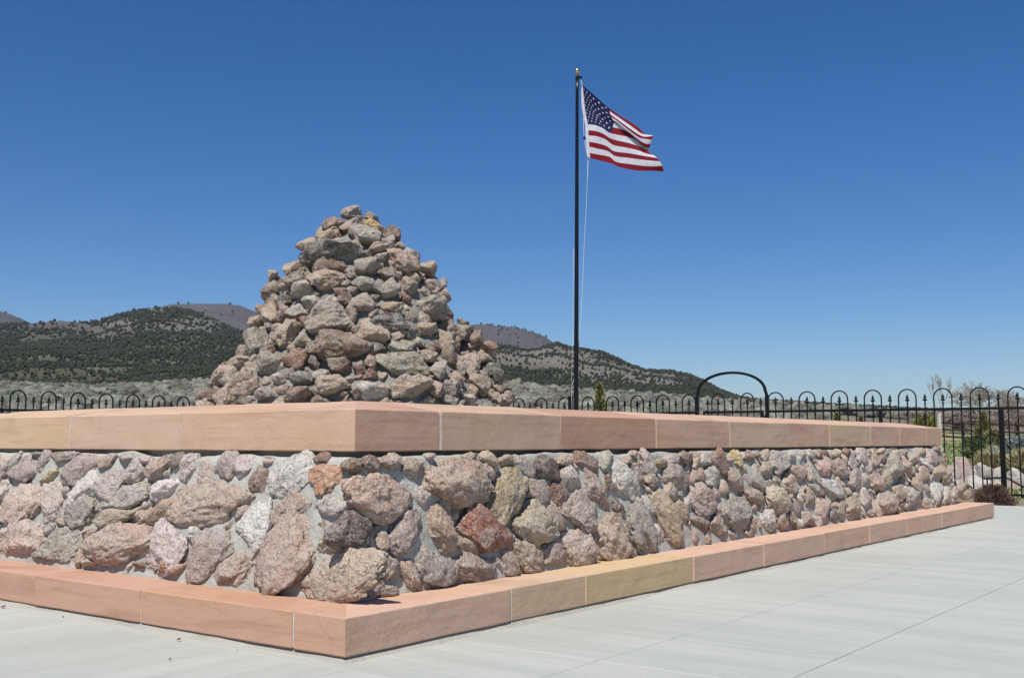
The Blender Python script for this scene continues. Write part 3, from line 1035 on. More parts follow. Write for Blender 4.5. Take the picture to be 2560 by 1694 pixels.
# ------------------------------------------------------------------ cairn
CAIRN_LIST = (0.346, 480, 500, [
 (1180,112,78,52,15,'a'),(1275,145,56,42,-30,'t'),(1292,208,76,38,-30,'y'),(1425,268,70,68,0,'b'),(1240,280,135,75,-20,'g'),(1140,215,75,45,40,'t'),
 (1040,190,85,46,5,'b'),(1000,268,85,68,10,'t'),(860,340,82,56,25,'t'),(1060,340,68,28,0,'t'),(1180,342,56,34,-15,'t'),(1320,375,82,40,25,'p'),
 (1480,345,40,34,0,'T'),(1030,420,225,78,-8,'D'),(745,510,74,52,15,'p'),(1010,502,132,34,10,'b'),(1250,505,112,58,15,'g'),(1470,462,126,108,-60,'p'),
 (1590,440,46,56,0,'D'),(1690,512,66,68,-60,'t'),(800,575,106,54,30,'g'),(990,600,132,78,5,'p'),(1240,620,84,58,0,'G'),(1400,560,86,46,-20,'b'),
 (1390,660,112,62,15,'g'),(1545,640,60,72,0,'m'),(1685,648,84,76,0,'k'),(1790,620,30,48,0,'a'),(615,640,88,64,25,'b'),(830,682,98,72,-10,'a'),
 (1110,730,56,60,0,'b'),(1232,765,90,72,-15,'m'),(1525,735,44,42,0,'R'),(1805,705,44,46,0,'p'),(1015,745,56,40,0,'l'),(620,745,92,66,-30,'k'),
 (520,795,42,40,0,'t'),(778,830,76,62,0,'a'),(680,835,66,62,50,'m'),(1430,790,86,40,0,'t'),(1690,800,152,66,8,'G'),(1535,802,22,28,0,'T'),
 (985,895,170,116,5,'G'),(1160,850,38,70,0,'m'),(1432,905,140,84,-15,'B'),(1265,920,66,42,0,'t'),(530,892,106,54,-5,'p'),(500,1058,96,110,0,'g'),
 (700,1010,96,106,0,'t'),(1660,955,82,62,0,'t'),(1180,960,28,36,0,'b'),(1300,1000,132,40,5,'t'),(1460,1022,66,46,0,'p'),(1050,1082,216,78,-3,'b'),
 (1325,1085,72,52,0,'D'),(1940,978,72,62,0,'g'),(2030,1020,52,70,0,'b'),(1810,1032,76,58,0,'t'),(1620,1042,52,36,0,'a'),(1490,1092,112,44,10,'g'),
 (1685,1142,78,44,0,'t'),(765,1172,98,82,38,'R'),(570,1212,102,96,0,'G'),(1510,1222,182,112,5,'G'),(1070,1216,88,44,0,'b'),(1200,1230,52,62,0,'b'),
 (1760,1252,68,76,0,'a'),(1960,1092,52,66,0,'b'),(2010,1182,56,36,0,'o'),(2090,1150,72,52,0,'t'),(2130,1242,82,54,0,'D'),(1910,1232,62,56,0,'G'),
 (1835,1150,60,98,20,'b'),(300,1285,140,44,25,'T'),(290,1332,72,52,0,'g'),(400,1322,92,34,45,'b'),(430,1372,106,42,30,'t'),(220,1425,78,60,0,'b'),
 (120,1425,66,64,0,'b'),(810,1302,88,56,0,'D'),(935,1285,62,44,0,'a'),(1020,1350,122,86,0,'t'),(775,1412,102,50,0,'R'),(560,1412,96,48,0,'g'),
 (1275,1392,108,66,-15,'W'),(1190,1412,54,36,0,'d'),(1535,1365,150,88,25,'t'),(1740,1382,72,62,0,'k'),(1850,1372,72,60,0,'G'),(2040,1342,108,78,-10,'t'),
 (1980,1452,68,46,0,'l'),(1830,1452,66,38,0,'G'),(2182,1372,48,42,0,'p'),(2200,1452,92,42,0,'t'),(640,1312,48,52,0,'l'),(400,1442,72,38,0,'G'),
 (380,1192,92,48,0,'t'),(390,1112,28,52,0,'k'),(1930,900,46,32,0,'D'),(1820,820,42,48,0,'b'),(592,1102,52,38,0,'R'),(2185,1290,50,74,0,'D'),
 (1290,1190,45,60,0,'t'),(1560,980,60,70,0,'D'),(890,1190,50,60,0,'d'),(2130,1080,55,50,0,'b'),(2260,1440,50,50,0,'R'),(1750,700,30,40,0,'m'),
 (720,920,48,45,0,'p'),(1090,1410,40,30,0,'b'),(690,650,45,40,0,'g'),(600,560,40,45,0,'t'),(1610,570,50,45,0,'t'),(1350,440,60,45,20,'g')])

CSC, COX, COY, CL_ = CAIRN_LIST
# axis of the heap
cax = at_depth(COX + 1180 * CSC, 995, CENTRE[1])
CAX = np.array([cax[0], CENTRE[1], 0.0])
mpp = CSC * CENTRE[1] / F


def crop_z(y):
    return at_depth(1280, COY + y * CSC, CENTRE[1])[2]


PROF_Y = [40, 90, 160, 250, 350, 450, 560, 680, 800, 920, 1040, 1160, 1280, 1400, 1520, 1650]
PROF_W = [0, 35, 120, 235, 315, 400, 490, 570, 640, 700, 780, 860, 940, 1025, 1070, 1110]
PZ = np.array([crop_z(y) for y in PROF_Y])
PR = np.array(PROF_W) * mpp
PR = np.maximum(PR - 0.095, 0)
CB = 0.99


def core_r(z):
    return np.interp(-np.asarray(z, float), -PZ, PR)


cairn = tag(empty('stone_cairn', (CAX[0], CAX[1], CB), 0.0), 'tall conical cairn of rough tan, grey and dark rocks set in mortar on the plinth', 'cairn')
M_MORTAR2 = mat_mortar('cairn_mortar', (0.23, 0.22, 0.195))
nz, nt = 90, 150
zz = np.linspace(CB, PZ[0], nz)
tt = np.linspace(0, math.tau, nt, endpoint=False)
Z, T = np.meshgrid(zz, tt, indexing='ij')
RR = core_r(Z)
P3 = np.stack([RR * np.cos(T), RR * np.sin(T), Z], -1).reshape(-1, 3)
dn = fbm(P3 * 3.2, 5, 4) * 0.045 * np.clip(RR.ravel() / 0.3, 0, 1)
P3[:, 0] += np.cos(T).ravel() * dn
P3[:, 1] += np.sin(T).ravel() * dn
ii, jj = np.meshgrid(np.arange(nz - 1), np.arange(nt), indexing='ij')
FQ = np.stack([ii * nt + jj, ii * nt + (jj + 1) % nt, (ii + 1) * nt + (jj + 1) % nt, (ii + 1) * nt + jj], -1).reshape(-1, 4)
P3[:, 2] -= CB
link('mortar_core', mesh_np('mortar_core', P3, FQ, M_MORTAR2), cairn)


def hit_core(u, v):
    """first point of the heap's surface along the ray, or the nearest approach for stones on the outline"""
    r = ray(u, v)
    ts = np.linspace(CENTRE[1] - 2.6, CENTRE[1] + 0.4, 600) / r[1]
    P = np.array([0, 0, EYE]) + ts[:, None] * r
    d = np.hypot(P[:, 0] - CAX[0], P[:, 1] - CAX[1]) - core_r(P[:, 2])
    k = np.argmax(d < 0) if (d < 0).any() else np.argmin(d)
    return P[k]


def core_normal(p):
    a = math.atan2(p[1] - CAX[1], p[0] - CAX[0])
    dz = 0.05
    sl = (core_r(p[2] - dz) - core_r(p[2] + dz)) / (2 * dz)
    n = np.array([math.cos(a), math.sin(a), float(sl)])
    return n / np.linalg.norm(n)


cst = []
for (x, y, a, b, th, colr) in CL_:
    b = max(b, 0.60 * a)
    u, v = COX + x * CSC, COY + y * CSC
    p = hit_core(u, v)
    n = core_normal(p)
    t = R(th)
    sc = CSC * p[1] / F
    rt = np.array([1.0, 0, 0])
    upv = np.array([0, 0, 1.0])
    e1 = (rt * math.cos(t) + upv * math.sin(t)) * a * sc * 1.0
    e2 = (-rt * math.sin(t) + upv * math.cos(t)) * b * sc * 1.0
    h = 1.0 * math.sqrt(a * b) * sc
    e3 = np.array([0, -1.0, 0]) * h
    if np.dot(np.cross(e1, e2), e3) < 0:
        e2 = -e2
    SEED[0] += 1
    cst.append(dict(c=p + np.array([0, 1.0, 0]) * h * 0.12 + n * (h * 0.08 + 0.035), A=np.stack([e1, e2, e3], 1), tint=jitter(colr) * np.array([0.87, 0.85, 0.80]), seed=SEED[0], px=a * b * CSC * CSC * 1.0, pr=1,
                    lich=rng.uniform(0.45, 1.0) if colr in 'GgDa' else rng.uniform(0.1, 0.6), cuts=19 if y > 180 else 9, rough=0.8, dmin=0.46 if y > 180 else 0.64, boxy=rng.uniform(0.2, 1.0),
                    rad=math.sqrt(a * b) * sc))
cen = [s['c'] for s in cst]
rad = [s['rad'] for s in cst]
CF = 'ttttppggabbDRg'
for size, tries in ((0.15, 900), (0.115, 1600), (0.085, 2600), (0.06, 4200), (0.042, 4000)):
    for _ in range(tries):
        z = CB + 0.03 + (PZ[0] - CB - 0.12) * (1 - math.sqrt(rng.uniform(0, 1)))
        a = rng.uniform(0, math.tau)
        r = float(core_r(z))
        p = np.array([CAX[0] + r * math.cos(a), CAX[1] + r * math.sin(a), z])
        s1 = size * rng.uniform(0.8, 1.25)
        d = np.linalg.norm(np.array(cen) - p, axis=1)
        front = math.sin(a) < 0.15
        if (d < (np.array(rad) + s1) * (0.9 if front else 0.80)).any():
            continue
        n = core_normal(p)
        tg = np.array([-math.sin(a), math.cos(a), 0])
        up2 = np.cross(n, tg)
        th = rng.uniform(-0.7, 0.7)
        e1 = (tg * math.cos(th) + up2 * math.sin(th)) * s1 * 1.15
        e2 = (-tg * math.sin(th) + up2 * math.cos(th)) * s1 * 0.85
        e3 = n * s1 * 0.95
        if np.dot(np.cross(e1, e2), e3) < 0:
            e2 = -e2
        SEED[0] += 1
        cst.append(dict(c=p + n * s1 * 0.10, A=np.stack([e1, e2, e3], 1), tint=jitter(rng.choice(list(CF))) * np.array([0.82, 0.80, 0.76]), seed=SEED[0],
                        px=s1 * s1 * (F / p[1]) ** 2 * (1.0 if front else 0.02), pr=1, lich=rng.uniform(0.1, 0.8), cuts=18, rough=0.85, dmin=0.46, boxy=rng.uniform(0, 0.8), rad=s1))
        cen.append(p)
        rad.append(s1)
build_stones(cst, cairn, lambda c: np.asarray(c) - np.array([CAX[0], CAX[1], CB]), 0.0, 'rock', 'small_rocks')

# ------------------------------------------------------------------ iron fence
RAIL_Z, HOOP_Z, TIP_Z = 1.485, 1.855, 1.765
GZ = -0.10
STEP = 0.6325
PK = STEP / 4


def fin_profile():
    return [(0.0115, 0.0), (0.0115, 0.10), (0.019, 0.104), (0.019, 0.120), (0.012, 0.126), (0.012, 0.150), (0.042, 0.172), (0.042, 0.184), (0.016, 0.198), (0.026, 0.212), (0.026, 0.226), (0.006, 0.285)]


me_bar = MB().bar([(0, 0, GZ + 0.06), (0, 0, RAIL_Z + 0.02)], 0.021, 0.021).mesh('picket', M_IRON)
me_fin = MB().lathe((0, 0, TIP_Z - 0.285), fin_profile(), 8).mesh('finial', M_IRON, True)
hp = [(-PK, 0, GZ + 0.06), (-PK, 0, HOOP_Z - PK)]
hp += [(-PK * math.cos(a), 0, HOOP_Z - PK + PK * math.sin(a)) for a in np.linspace(0, math.pi, 15)[1:-1]]
hp += [(PK, 0, HOOP_Z - PK), (PK, 0, GZ + 0.06)]
me_hoop = MB().bar(hp, 0.023, 0.023).mesh('hoop', M_IRON)
me_post = MB().box((0, 0, (RAIL_Z - 0.02 + GZ - 0.2) / 2), (0.064, 0.064, RAIL_Z - 0.02 - GZ + 0.2), 0, 0.004).mesh('post', M_IRON)


def picket(parent, x):
    p = link('picket', me_bar, parent, (x, 0.0, 0))
    f = link('finial', me_fin, p)
    return p


def fence_run(name, P, ang, x0, x1, hoop_xs, post_xs, label, step, tall_posts=(), rail=True):
    """local x runs along the fence"""
    root = tag(empty(name, P, ang), label, 'fence', 'runs of black iron fence round the plaza')
    k = step / STEP
    MB().box(((x0 + x1) / 2, 0, RAIL_Z), (x1 - x0, 0.045, 0.045), 0, 0.003).build('rail', M_IRON, root)
    MB().box(((x0 + x1) / 2, 0, GZ + 0.07), (x1 - x0, 0.04, 0.04), 0, 0.003).build('rail', M_IRON, root)
    for x in post_xs:
        link('post', me_post, root, (x, 0, 0))
    for x in hoop_xs:
        h = link('hoop', me_hoop, root, (x, 0, 0))
        h.scale = (k, 1, 1)
        if x0 < x < x1:
            picket(root, x)
        if x + step / 2 < x1:
            picket(root, x + step / 2)
    return root


FP = np.array([8.640, 19.216, 0.0])                 # the post near the right edge
FD = np.array([0.85814, -0.51341, 0.0])
FANG = math.atan2(FD[1], FD[0])
# hoop centres measured from that post along FD
h0 = -0.355
SR_, SL_ = 0.617, 0.576
right_hoops = [h0 + SR_ * i for i in range(-6, 6)]
S_GR = -4.227                                        # gate post, right
S_GL = -5.685                                        # gate post, left
rh = right_hoops
rx0 = S_GR + 0.03
fence_run('iron_fence', FP, FANG, rx0, 3.4, rh, [0.0, -2.073, 2.066],
          'hooped black iron fence running right from the arched gate to the edge of the photo', SR_)
lh = [-5.857 - SL_ * i for i in range(0, 17)]
corner_s = -14.6
lh = [x for x in lh if x - PK > corner_s]
fence_run('iron_fence', FP, FANG, corner_s, S_GL - 0.03, lh, [corner_s + 0.05, -11.4],
          'hooped black iron fence between cairn and arched gate, passing behind the flagpole', SL_)
# left run, parallel to the plinth's long side
LA, LB = np.array([-9.286, 20.459, 0]), np.array([-7.043, 23.33, 0])
LD = (LB - LA) / np.linalg.norm(LB - LA)
LS = np.linalg.norm(LB - LA) / 6
lhs = [LS * i for i in range(-9, 15)]
fence_run('iron_fence', LA, math.atan2(LD[1], LD[0]), -5.9, LS * 14.6, lhs, [-3.2, 0.0 - LS * 0.5 + 4.0, 7.3],
          'black iron fence run with hooped tops on the left, in front of the sagebrush', LS)

# arched gateway
gm = (S_GL + S_GR) / 2
gw = (S_GR - S_GL) / 2
gp = FP + FD * gm
arch = tag(empty('gate_arch', gp, FANG), 'black iron gateway with two posts joined by a round arch over the fence gate', 'gateway')
for sx in (-1, 1):
    MB().box((sx * gw, 0, (1.80 + GZ - 0.2) / 2), (0.07, 0.07, 1.80 - GZ + 0.2), 0, 0.004).build('post', M_IRON, arch)
ap = [(-gw, 0, 1.795)]
spring, rise = 1.86, 2.27 - 1.86
ap += [(-(gw - 0.03) * math.cos(a), 0, spring + rise * math.sin(a) ** 0.9) for a in np.linspace(0.06, math.pi - 0.06, 27)]
ap += [(gw, 0, 1.795)]
MB().bar(ap, 0.05, 0.05).build('arch', M_IRON, arch)
gate = tag(empty('iron_gate', gp, FANG), 'black iron gate leaf with two hoops and spear pickets under the arch', 'gate')
gx0, gx1 = -0.60, gw - 0.075
MB().box(((gx0 + gx1) / 2, 0, RAIL_Z), (gx1 - gx0, 0.045, 0.045), 0, 0.003).build('rail', M_IRON, gate)
MB().box(((gx0 + gx1) / 2, 0, GZ + 0.14), (gx1 - gx0, 0.04, 0.04), 0, 0.003).build('rail', M_IRON, gate)
for x in (gx0 + 0.02, gx1 - 0.02):
    MB().box((x, 0, (RAIL_Z + GZ + 0.1) / 2 - 0.012), (0.045, 0.046, RAIL_Z - GZ - 0.125), 0, 0.003).build('stile', M_IRON, gate)
for x in (-0.278, 0.327):
    h = link('hoop', me_hoop, gate, (x, 0, 0))
    h.scale = (0.85, 1, 1)
    picket(gate, x)
for x in (-0.50, 0.02, 0.60):
    if x < gx1 - 0.03:
        picket(gate, x)
MB().box((gx1 + 0.02, 0, RAIL_Z - 0.12), (0.06, 0.05, 0.09), 0, 0.004).build('latch', M_IRON, gate)
# sheathed post beside the flagpole
bx = FP + FD * -8.592
bpost = tag(empty('iron_post', bx + np.array([-0.0, -0.12, 0]), FANG), 'dark grey square iron post standing close behind the flagpole', 'post')
MB().box((0, 0, 0.86), (0.085, 0.085, 2.0), 0, 0.004).build('post', M_IRON, bpost)
MB().box((0, 0, 1.868), (0.10, 0.10, 0.016), 0, 0.003).build('cap', M_IRON, bpost)

# low metal rail behind the fence near the right edge
lr = at_depth(2505, 1230, 20.6)
lrz = GZ
low = tag(empty('low_rail', (lr[0], lr[1], lrz), FANG), 'low black metal rail behind the fence, sloping down beside the right-hand post', 'handrail')
MB().tube([(-0.32, 0, 0.30), (0.08, 0, 0.33), (0.40, 0, 0.14)], 0.018, 8).build('bar', M_IRON, low)
for x, z in ((-0.25, 0.305), (0.05, 0.325), (0.34, 0.18)):
    MB().tube([(x, 0, -0.1), (x, 0, z)], 0.014, 8).build('leg', M_IRON, low)

# ------------------------------------------------------------------ flagpole
PD = 20.0
pb_ = at_depth(1438.5, 1030, PD)
pt_ = at_depth(1443, 190, PD)
pole = tag(empty('flagpole', (pb_[0], PD, GZ), 0.0), 'tall tapered black flagpole topped with a gold ball, standing between plinth and fence', 'flagpole')
dx_top = pt_[0] - pb_[0]
HT = pt_[2] - GZ
px = lambda n: n * PD / F
pm = MB()
npz = 24
pm.tube([(dx_top * (i / npz) ** 1.0 - dx_top * 0.0, 0, HT * i / npz) for i in range(npz + 1)], [px(13.6) / 2 + (px(8.0) - px(13.6)) / 2 * (i / npz) for i in range(npz + 1)], 20)
pm.build('pole', M_POLE, pole, None, True)
MB().lathe((0, 0, 0), [(0.12, 0.0), (0.12, 0.03), (0.10, 0.06), (0.075, 0.10), (0.06, 0.102)], 20).build('base_collar', M_POLE, pole, None, True)
tr = MB()
tr.lathe((dx_top, 0, HT - 0.075), [(0.034, 0), (0.036, 0.02), (0.036, 0.05), (0.03, 0.075), (0.022, 0.10), (0.012, 0.13), (0.010, 0.19)], 16)
tr.tube([(dx_top, 0, HT - 0.02), (dx_top + px(9), 0, HT - 0.02)], 0.012, 8)
tr.lathe((dx_top + px(9), -0.0, HT - 0.06), [(0.008, 0), (0.026, 0.012), (0.03, 0.035), (0.022, 0.06), (0.006, 0.066)], 12)
tr.build('truck', M_POLE, pole, None, True)
rb = px(6.2)
zb = at_depth(1443, 178, PD)[2] - GZ
MB().lathe((dx_top, 0, zb), [(rb * math.sin(a), -rb * 1.1 * math.cos(a)) for a in np.linspace(0.12, math.pi - 0.02, 16)], 24).build('ball', M_GOLD, pole, None, True)
# cleat low on the pole
clz = at_depth(1432, 972, PD)[2] - GZ
cm = MB()
cm.tube([(-px(7), 0, clz), (-px(12), 0, clz)], 0.012, 8)
cm.tube([(-px(12.5), 0, clz - 0.09), (-px(11), 0, clz - 0.03), (-px(11), 0, clz + 0.03), (-px(12.5), 0, clz + 0.09)], 0.010, 8)
cm.build('cleat', M_POLE, pole, None, True)


def P_px(u, v, dep=0.0):
    p = at_depth(u, v, PD + dep)
    return p


# ------------------------------------------------------------------ halyard rope
rope = tag(empty('halyard', (pb_[0], PD, GZ)), 'thin white rope hanging from the pole truck past the flag down to the cleat', 'rope')
ro = np.array([pb_[0], PD, GZ])
zpx = lambda x, y, d=0.0: tuple(P_px(1380 + x * 0.1977, 150 + y * 0.1977, d) - ro)
pts = [zpx(370, 262), zpx(378, 320, .02), zpx(388, 500, .05), zpx(396, 720, .05), zpx(404, 960, .04), zpx(425, 1110, .02), zpx(452, 1260, 0)]
MB().tube(pts, 0.0052, 6).build('rope', M_ROPE, rope, None, True)
MB().lathe(zpx(408, 985, 0.03), [(0.006, -0.03), (0.022, -0.012), (0.022, 0.012), (0.006, 0.03)], 10).build('snap_hook', M_IRON, rope, None, True)
pts = [tuple(P_px(u, v, d) - ro) for u, v, d in ((1470, 401, 0), (1468, 460, .02), (1465, 530, .03), (1460, 620, .03), (1456, 730, .03), (1450, 830, .02), (1446.5, 870, .06), (1442, 925, 0.08), (1434, 950, 0.05), (1428, 967, -0.02), (1428.5, 985, -0.02), (1429.5, 1003, 0), (1430, 1040, 0))]
MB().tube(pts, 0.0042, 6).build('rope', M_ROPE, rope, None, True)
pts = [tuple(P_px(u, v, d) - ro) for u, v, d in ((1434.5, 620, -.02), (1433.5, 720, -.02), (1431.5, 850, -.02), (1429.5, 940, -.02), (1428.5, 968, -.02))]
MB().tube(pts, 0.0026, 6).build('rope', M_ROPE, rope, None, True)

# ------------------------------------------------------------------ flag
# control lattice read along the stripe edges: rows 0..13, columns hoist .. fly (image units of a flag close-up) + depth in m
def fl(x, y, d):
    return P_px(1380 + x * 0.1977, 150 + y * 0.1977, d * 0.65)


US = [0.0, 0.14, 0.26, 0.40, 0.55, 0.72, 0.86, 1.0]
ROWS = [
 [(386,315,0),(470,392,.05),(560,470,.08),(720,608,.02),(860,705,-.05),(1040,815,-.08),(1120,880,-.05),(1185,948,.00)],
 [(393,386,0),(462,455,.07),(545,530,.10),(728,648,.03),(890,760,-.06),(1060,880,-.10),(1130,930,-.08),(1230,952,-.02)],
 [(400,458,0),(462,520,.08),(540,590,.12),(738,690,.02),(905,812,-.08),(1075,930,-.12),(1165,970,-.10),(1274,960,-.04)],
 [(408,529,0),(470,585,.08),(545,640,.13),(752,725,.0),(935,860,-.08),(1090,975,-.12),(1190,1000,-.10),(1262,1015,-.06)],
 [(415,600,0),(482,650,.06),(565,690,.12),(775,768,.0),(965,905,-.08),(1110,1020,-.11),(1190,1060,-.09),(1245,1062,-.04)],
 [(427,672,0),(500,705,.04),(595,745,.10),(785,790,.03),(985,912,-.02),(1125,1062,-.08),(1180,1105,-.06),(1228,1118,-.02)],
 [(440,743,0),(520,765,.02),(618,800,.08),(768,850,.04),(960,912,.04),(1135,1075,-.02),(1185,1118,-.02),(1222,1136,.02)],
 [(455,815,0),(545,825,.00),(640,862,.06),(745,928,.04),(1000,985,.03),(1120,1070,.03),(1170,1122,.03),(1216,1146,.05)],
 [(459,890,0),(555,900,-.02),(655,938,.06),(760,1000,.05),(985,1055,.01),(1105,1095,.01),(1165,1130,.02),(1232,1168,.02)],
 [(463,957,0),(560,965,-.02),(672,1003,.06),(775,1075,.05),(970,1115,.0),(1100,1148,-.02),(1180,1180,-.02),(1285,1205,-.04)],
 [(468,1034,0),(560,1050,-.02),(690,1090,.06),(790,1155,.05),(970,1180,.0),(1115,1205,-.04),(1215,1222,-.06),(1330,1240,-.08)],
 [(472,1100,0),(570,1120,-.01),(708,1155,.06),(800,1215,.05),(980,1240,.0),(1130,1260,-.04),(1240,1272,-.07),(1362,1282,-.10)],
 [(477,1175,0),(580,1195,.0),(728,1225,.06),(815,1290,.05),(995,1318,.0),(1150,1338,-.03),(1265,1345,-.06),(1395,1340,-.09)],
 [(482,1242,0),(590,1268,.01),(752,1310,.05),(840,1350,.05),(1005,1388,.01),(1150,1402,-.01),(1285,1402,-.02),(1412,1412,-.03)]]
CT = np.array([[fl(*c) for c in row] for row in ROWS])     # 14 x 8 x 3


def cr(p0, p1, p2, p3, t):
    return 0.5 * ((2 * p1) + (-p0 + p2) * t + (2 * p0 - 5 * p1 + 4 * p2 - p3) * t * t + (-p0 + 3 * p1 - 3 * p2 + p3) * t ** 3)


def row_pt(r, u):
    k = int(np.clip(np.searchsorted(US, u) - 1, 0, len(US) - 2))
    t = (u - US[k]) / (US[k + 1] - US[k])
    g = lambda i: CT[r, int(np.clip(i, 0, len(US) - 1))]
    return cr(g(k - 1), g(k), g(k + 1), g(k + 2), t)


def flag_pt(u, w):
    """u 0 hoist..1 fly, w 0 top..13 bottom"""
    k = int(np.clip(math.floor(w), 0, 12))
    t = w - k
    g = lambda i: row_pt(int(np.clip(i, 0, 13)), u)
    return cr(g(k - 1), g(k), g(k + 1), g(k + 2), t)


def flag_mat(name, col):
    t = NT(name, 0.75, 0.2)
    n = t.noise(t.pos(), 14, 3, 0.5)
    c = t.mix(t.ramp(n, 0.3, 0.7), np.array(col) * 0.92, np.array(col) * 1.06)
    t.done(c)
    tr_ = t.n.new('ShaderNodeBsdfTranslucent')
    t.l.new(c, tr_.inputs['Color'])
    mx = t.n.new('ShaderNodeMixShader')
    mx.inputs[0].default_value = 0.22
    out = t.n['Material Output']
    t.l.new(t.b.outputs[0], mx.inputs[1])
    t.l.new(tr_.outputs[0], mx.inputs[2])
    t.l.new(mx.outputs[0], out.inputs['Surface'])
    return t.m


M_RED = flag_mat('flag_red', (0.215, 0.008, 0.022))
M_WHITE = flag_mat('flag_white', (0.62, 0.62, 0.66))
M_BLUE = flag_mat('flag_blue', (0.011, 0.015, 0.075))
ucols = np.concatenate([np.linspace(0, 0.40, 25), np.linspace(0.40, 1, 40)[1:]])
wrows = np.linspace(0, 13, 13 * 6 + 1)
org = flag_pt(0, 0)
GV = np.array([[flag_pt(u, w) for u in ucols] for w in wrows]) - org
nw, nu = len(wrows), len(ucols)
ii, jj = np.meshgrid(np.arange(nw - 1), np.arange(nu - 1), indexing='ij')
FQ = np.stack([ii * nu + jj, (ii + 1) * nu + jj, (ii + 1) * nu + jj + 1, ii * nu + jj + 1], -1).reshape(-1, 4)
wm = (wrows[:-1] + wrows[1:]) / 2
um = (ucols[:-1] + ucols[1:]) / 2
mi = np.where((wm[:, None] < 7) & (um[None, :] < 0.40), 2, np.where(np.floor(wm)[:, None] % 2 == 0, 0, 1) + 0 * um[None, :]).astype(int).ravel()
flag = link('flag', mesh_np('flag', GV.reshape(-1, 3), FQ, None, True, None, [M_RED, M_WHITE, M_BLUE], mi), None, org)
tag(flag, 'American flag with fifty stars and thirteen stripes flying from the black pole', 'flag')
# stars, both sides
sv, sf = [], []
for r_ in range(9):
    for c_ in range(11):
        if (r_ + c_) % 2:
            continue
        u0, w0 = 0.40 * (c_ + 1) / 12, 7 * (r_ + 1) / 10
        pts = []
        for k in range(10):
            a = k * math.pi / 5
            rr = 0.27 if k % 2 == 0 else 0.105
            pts.append((u0 + rr * math.sin(a) * 0.0455, w0 - rr * math.cos(a)))
        pts.append((u0, w0))
        P = np.array([flag_pt(*q) for q in pts]) - org
        e_ = 0.004
        n = np.cross(np.array(flag_pt(u0 + e_, w0)) - flag_pt(u0 - e_, w0), np.array(flag_pt(u0, w0 + e_ * 20)) - flag_pt(u0, w0 - e_ * 20))
        n /= np.linalg.norm(n)
        for s in (1, -1):
            b0 = len(sv)
            sv += list(P + n * s * 0.004)
            for k in range(10):
                tri = [b0 + k, b0 + (k + 1) % 10, b0 + 10]
                sf.append(tri if s < 0 else tri[::-1])
link('star_field', mesh_np('star_field', np.array(sv), np.array(sf), M_WHITE, False), flag)
# hoist heading
hv, hf = [], []
for k, w in enumerate(np.linspace(0, 13, 27)):
    p = flag_pt(0, w) - org
    for dx in (-0.055, 0.002):
        hv.append(p + np.array([dx * (0.35 + 0.65 * min(1, w / 3)), 0.003, 0]))
for k in range(26):
    hf.append([2 * k, 2 * k + 1, 2 * k + 3, 2 * k + 2])
link('heading', mesh_np('heading', np.array(hv), np.array(hf), M_WHITE, True), flag)
gm_ = MB()
for w in (0.25, 12.75):
    p = flag_pt(0, w) - org
    gm_.tube([p + np.array([-0.025, -0.006, 0]), p + np.array([-0.025, 0.010, 0])], 0.014, 10)
gm_.build('grommets', M_GOLD, flag)

# ------------------------------------------------------------------ paving
def loc2(p, q):
    """corner coordinates (along the right face, along the left face) to plinth-local"""
    return p - PC, q - PC


pav = link('pavement', None)
COL.objects.unlink(pav)
bpy.data.objects.remove(pav)
xa, xb, ya, yb = -12.0, LP + 2.8, -9.0, LP + 2.8
# saw-cut joints: lines of constant q (parallel to the right face) and of constant p
qs = [-0.80, -1.57, -3.1, -4.6, -6.1, -7.6, LP + 0.8]
ps = [-0.835, 0.66, 1.31, 2.09, 3.4, 4.9, 6.4, 7.9, 9.4, LP + 0.8]
EDX = sorted([xa, xb] + [-2.35, -3.9, -5.4, -7, -8.5, -10] + [-0.835, LP + 0.8])
EDY = sorted([ya, yb] + qs)
vs, fs = [], []
G = 0.0026
CK = 0.095
xl = [xa, -10, -8.5, -7, -5.4, -3.9, -2.35, -0.835, -CK]
cells = []


def cell_grid(xs, ys):
    for i in range(len(xs) - 1):
        for j in range(len(ys) - 1):
            cells.append((xs[i] + G, xs[i + 1] - G, ys[j] + G, ys[j + 1] - G))


cell_grid(xl, [-CK - 0.015, LP + 0.8, yb])
cell_grid(xl, [ya, -7.6, -6.1, -4.6, -3.1, -1.57, -0.80, -CK - 0.015])
cell_grid([-CK, LP + 0.8, xb], [ya, -7.6, -6.1, -4.6, -3.1, -1.57, -0.80, LP + 0.8, yb])
for (x0, x1, y0, y1) in cells:
    if True:
        b = len(vs)
        bev = 0.0022
        for (x, y) in ((x0, y0), (x1, y0), (x1, y1), (x0, y1)):
            vs.append((*loc2(x, y), -0.02))
        for (x, y) in ((x0, y0), (x1, y0), (x1, y1), (x0, y1)):
            vs.append((*loc2(x, y), -bev))
        for (x, y) in ((x0 + bev, y0 + bev), (x1 - bev, y0 + bev), (x1 - bev, y1 - bev), (x0 + bev, y1 - bev)):
            vs.append((*loc2(x, y), 0.0))
        for k in range(4):
            m = (k + 1) % 4
            fs += [[b + k, b + m, b + 4 + m, b + 4 + k], [b + 4 + k, b + 4 + m, b + 8 + m, b + 8 + k]]
        fs.append([b + 8, b + 9, b + 10, b + 11])
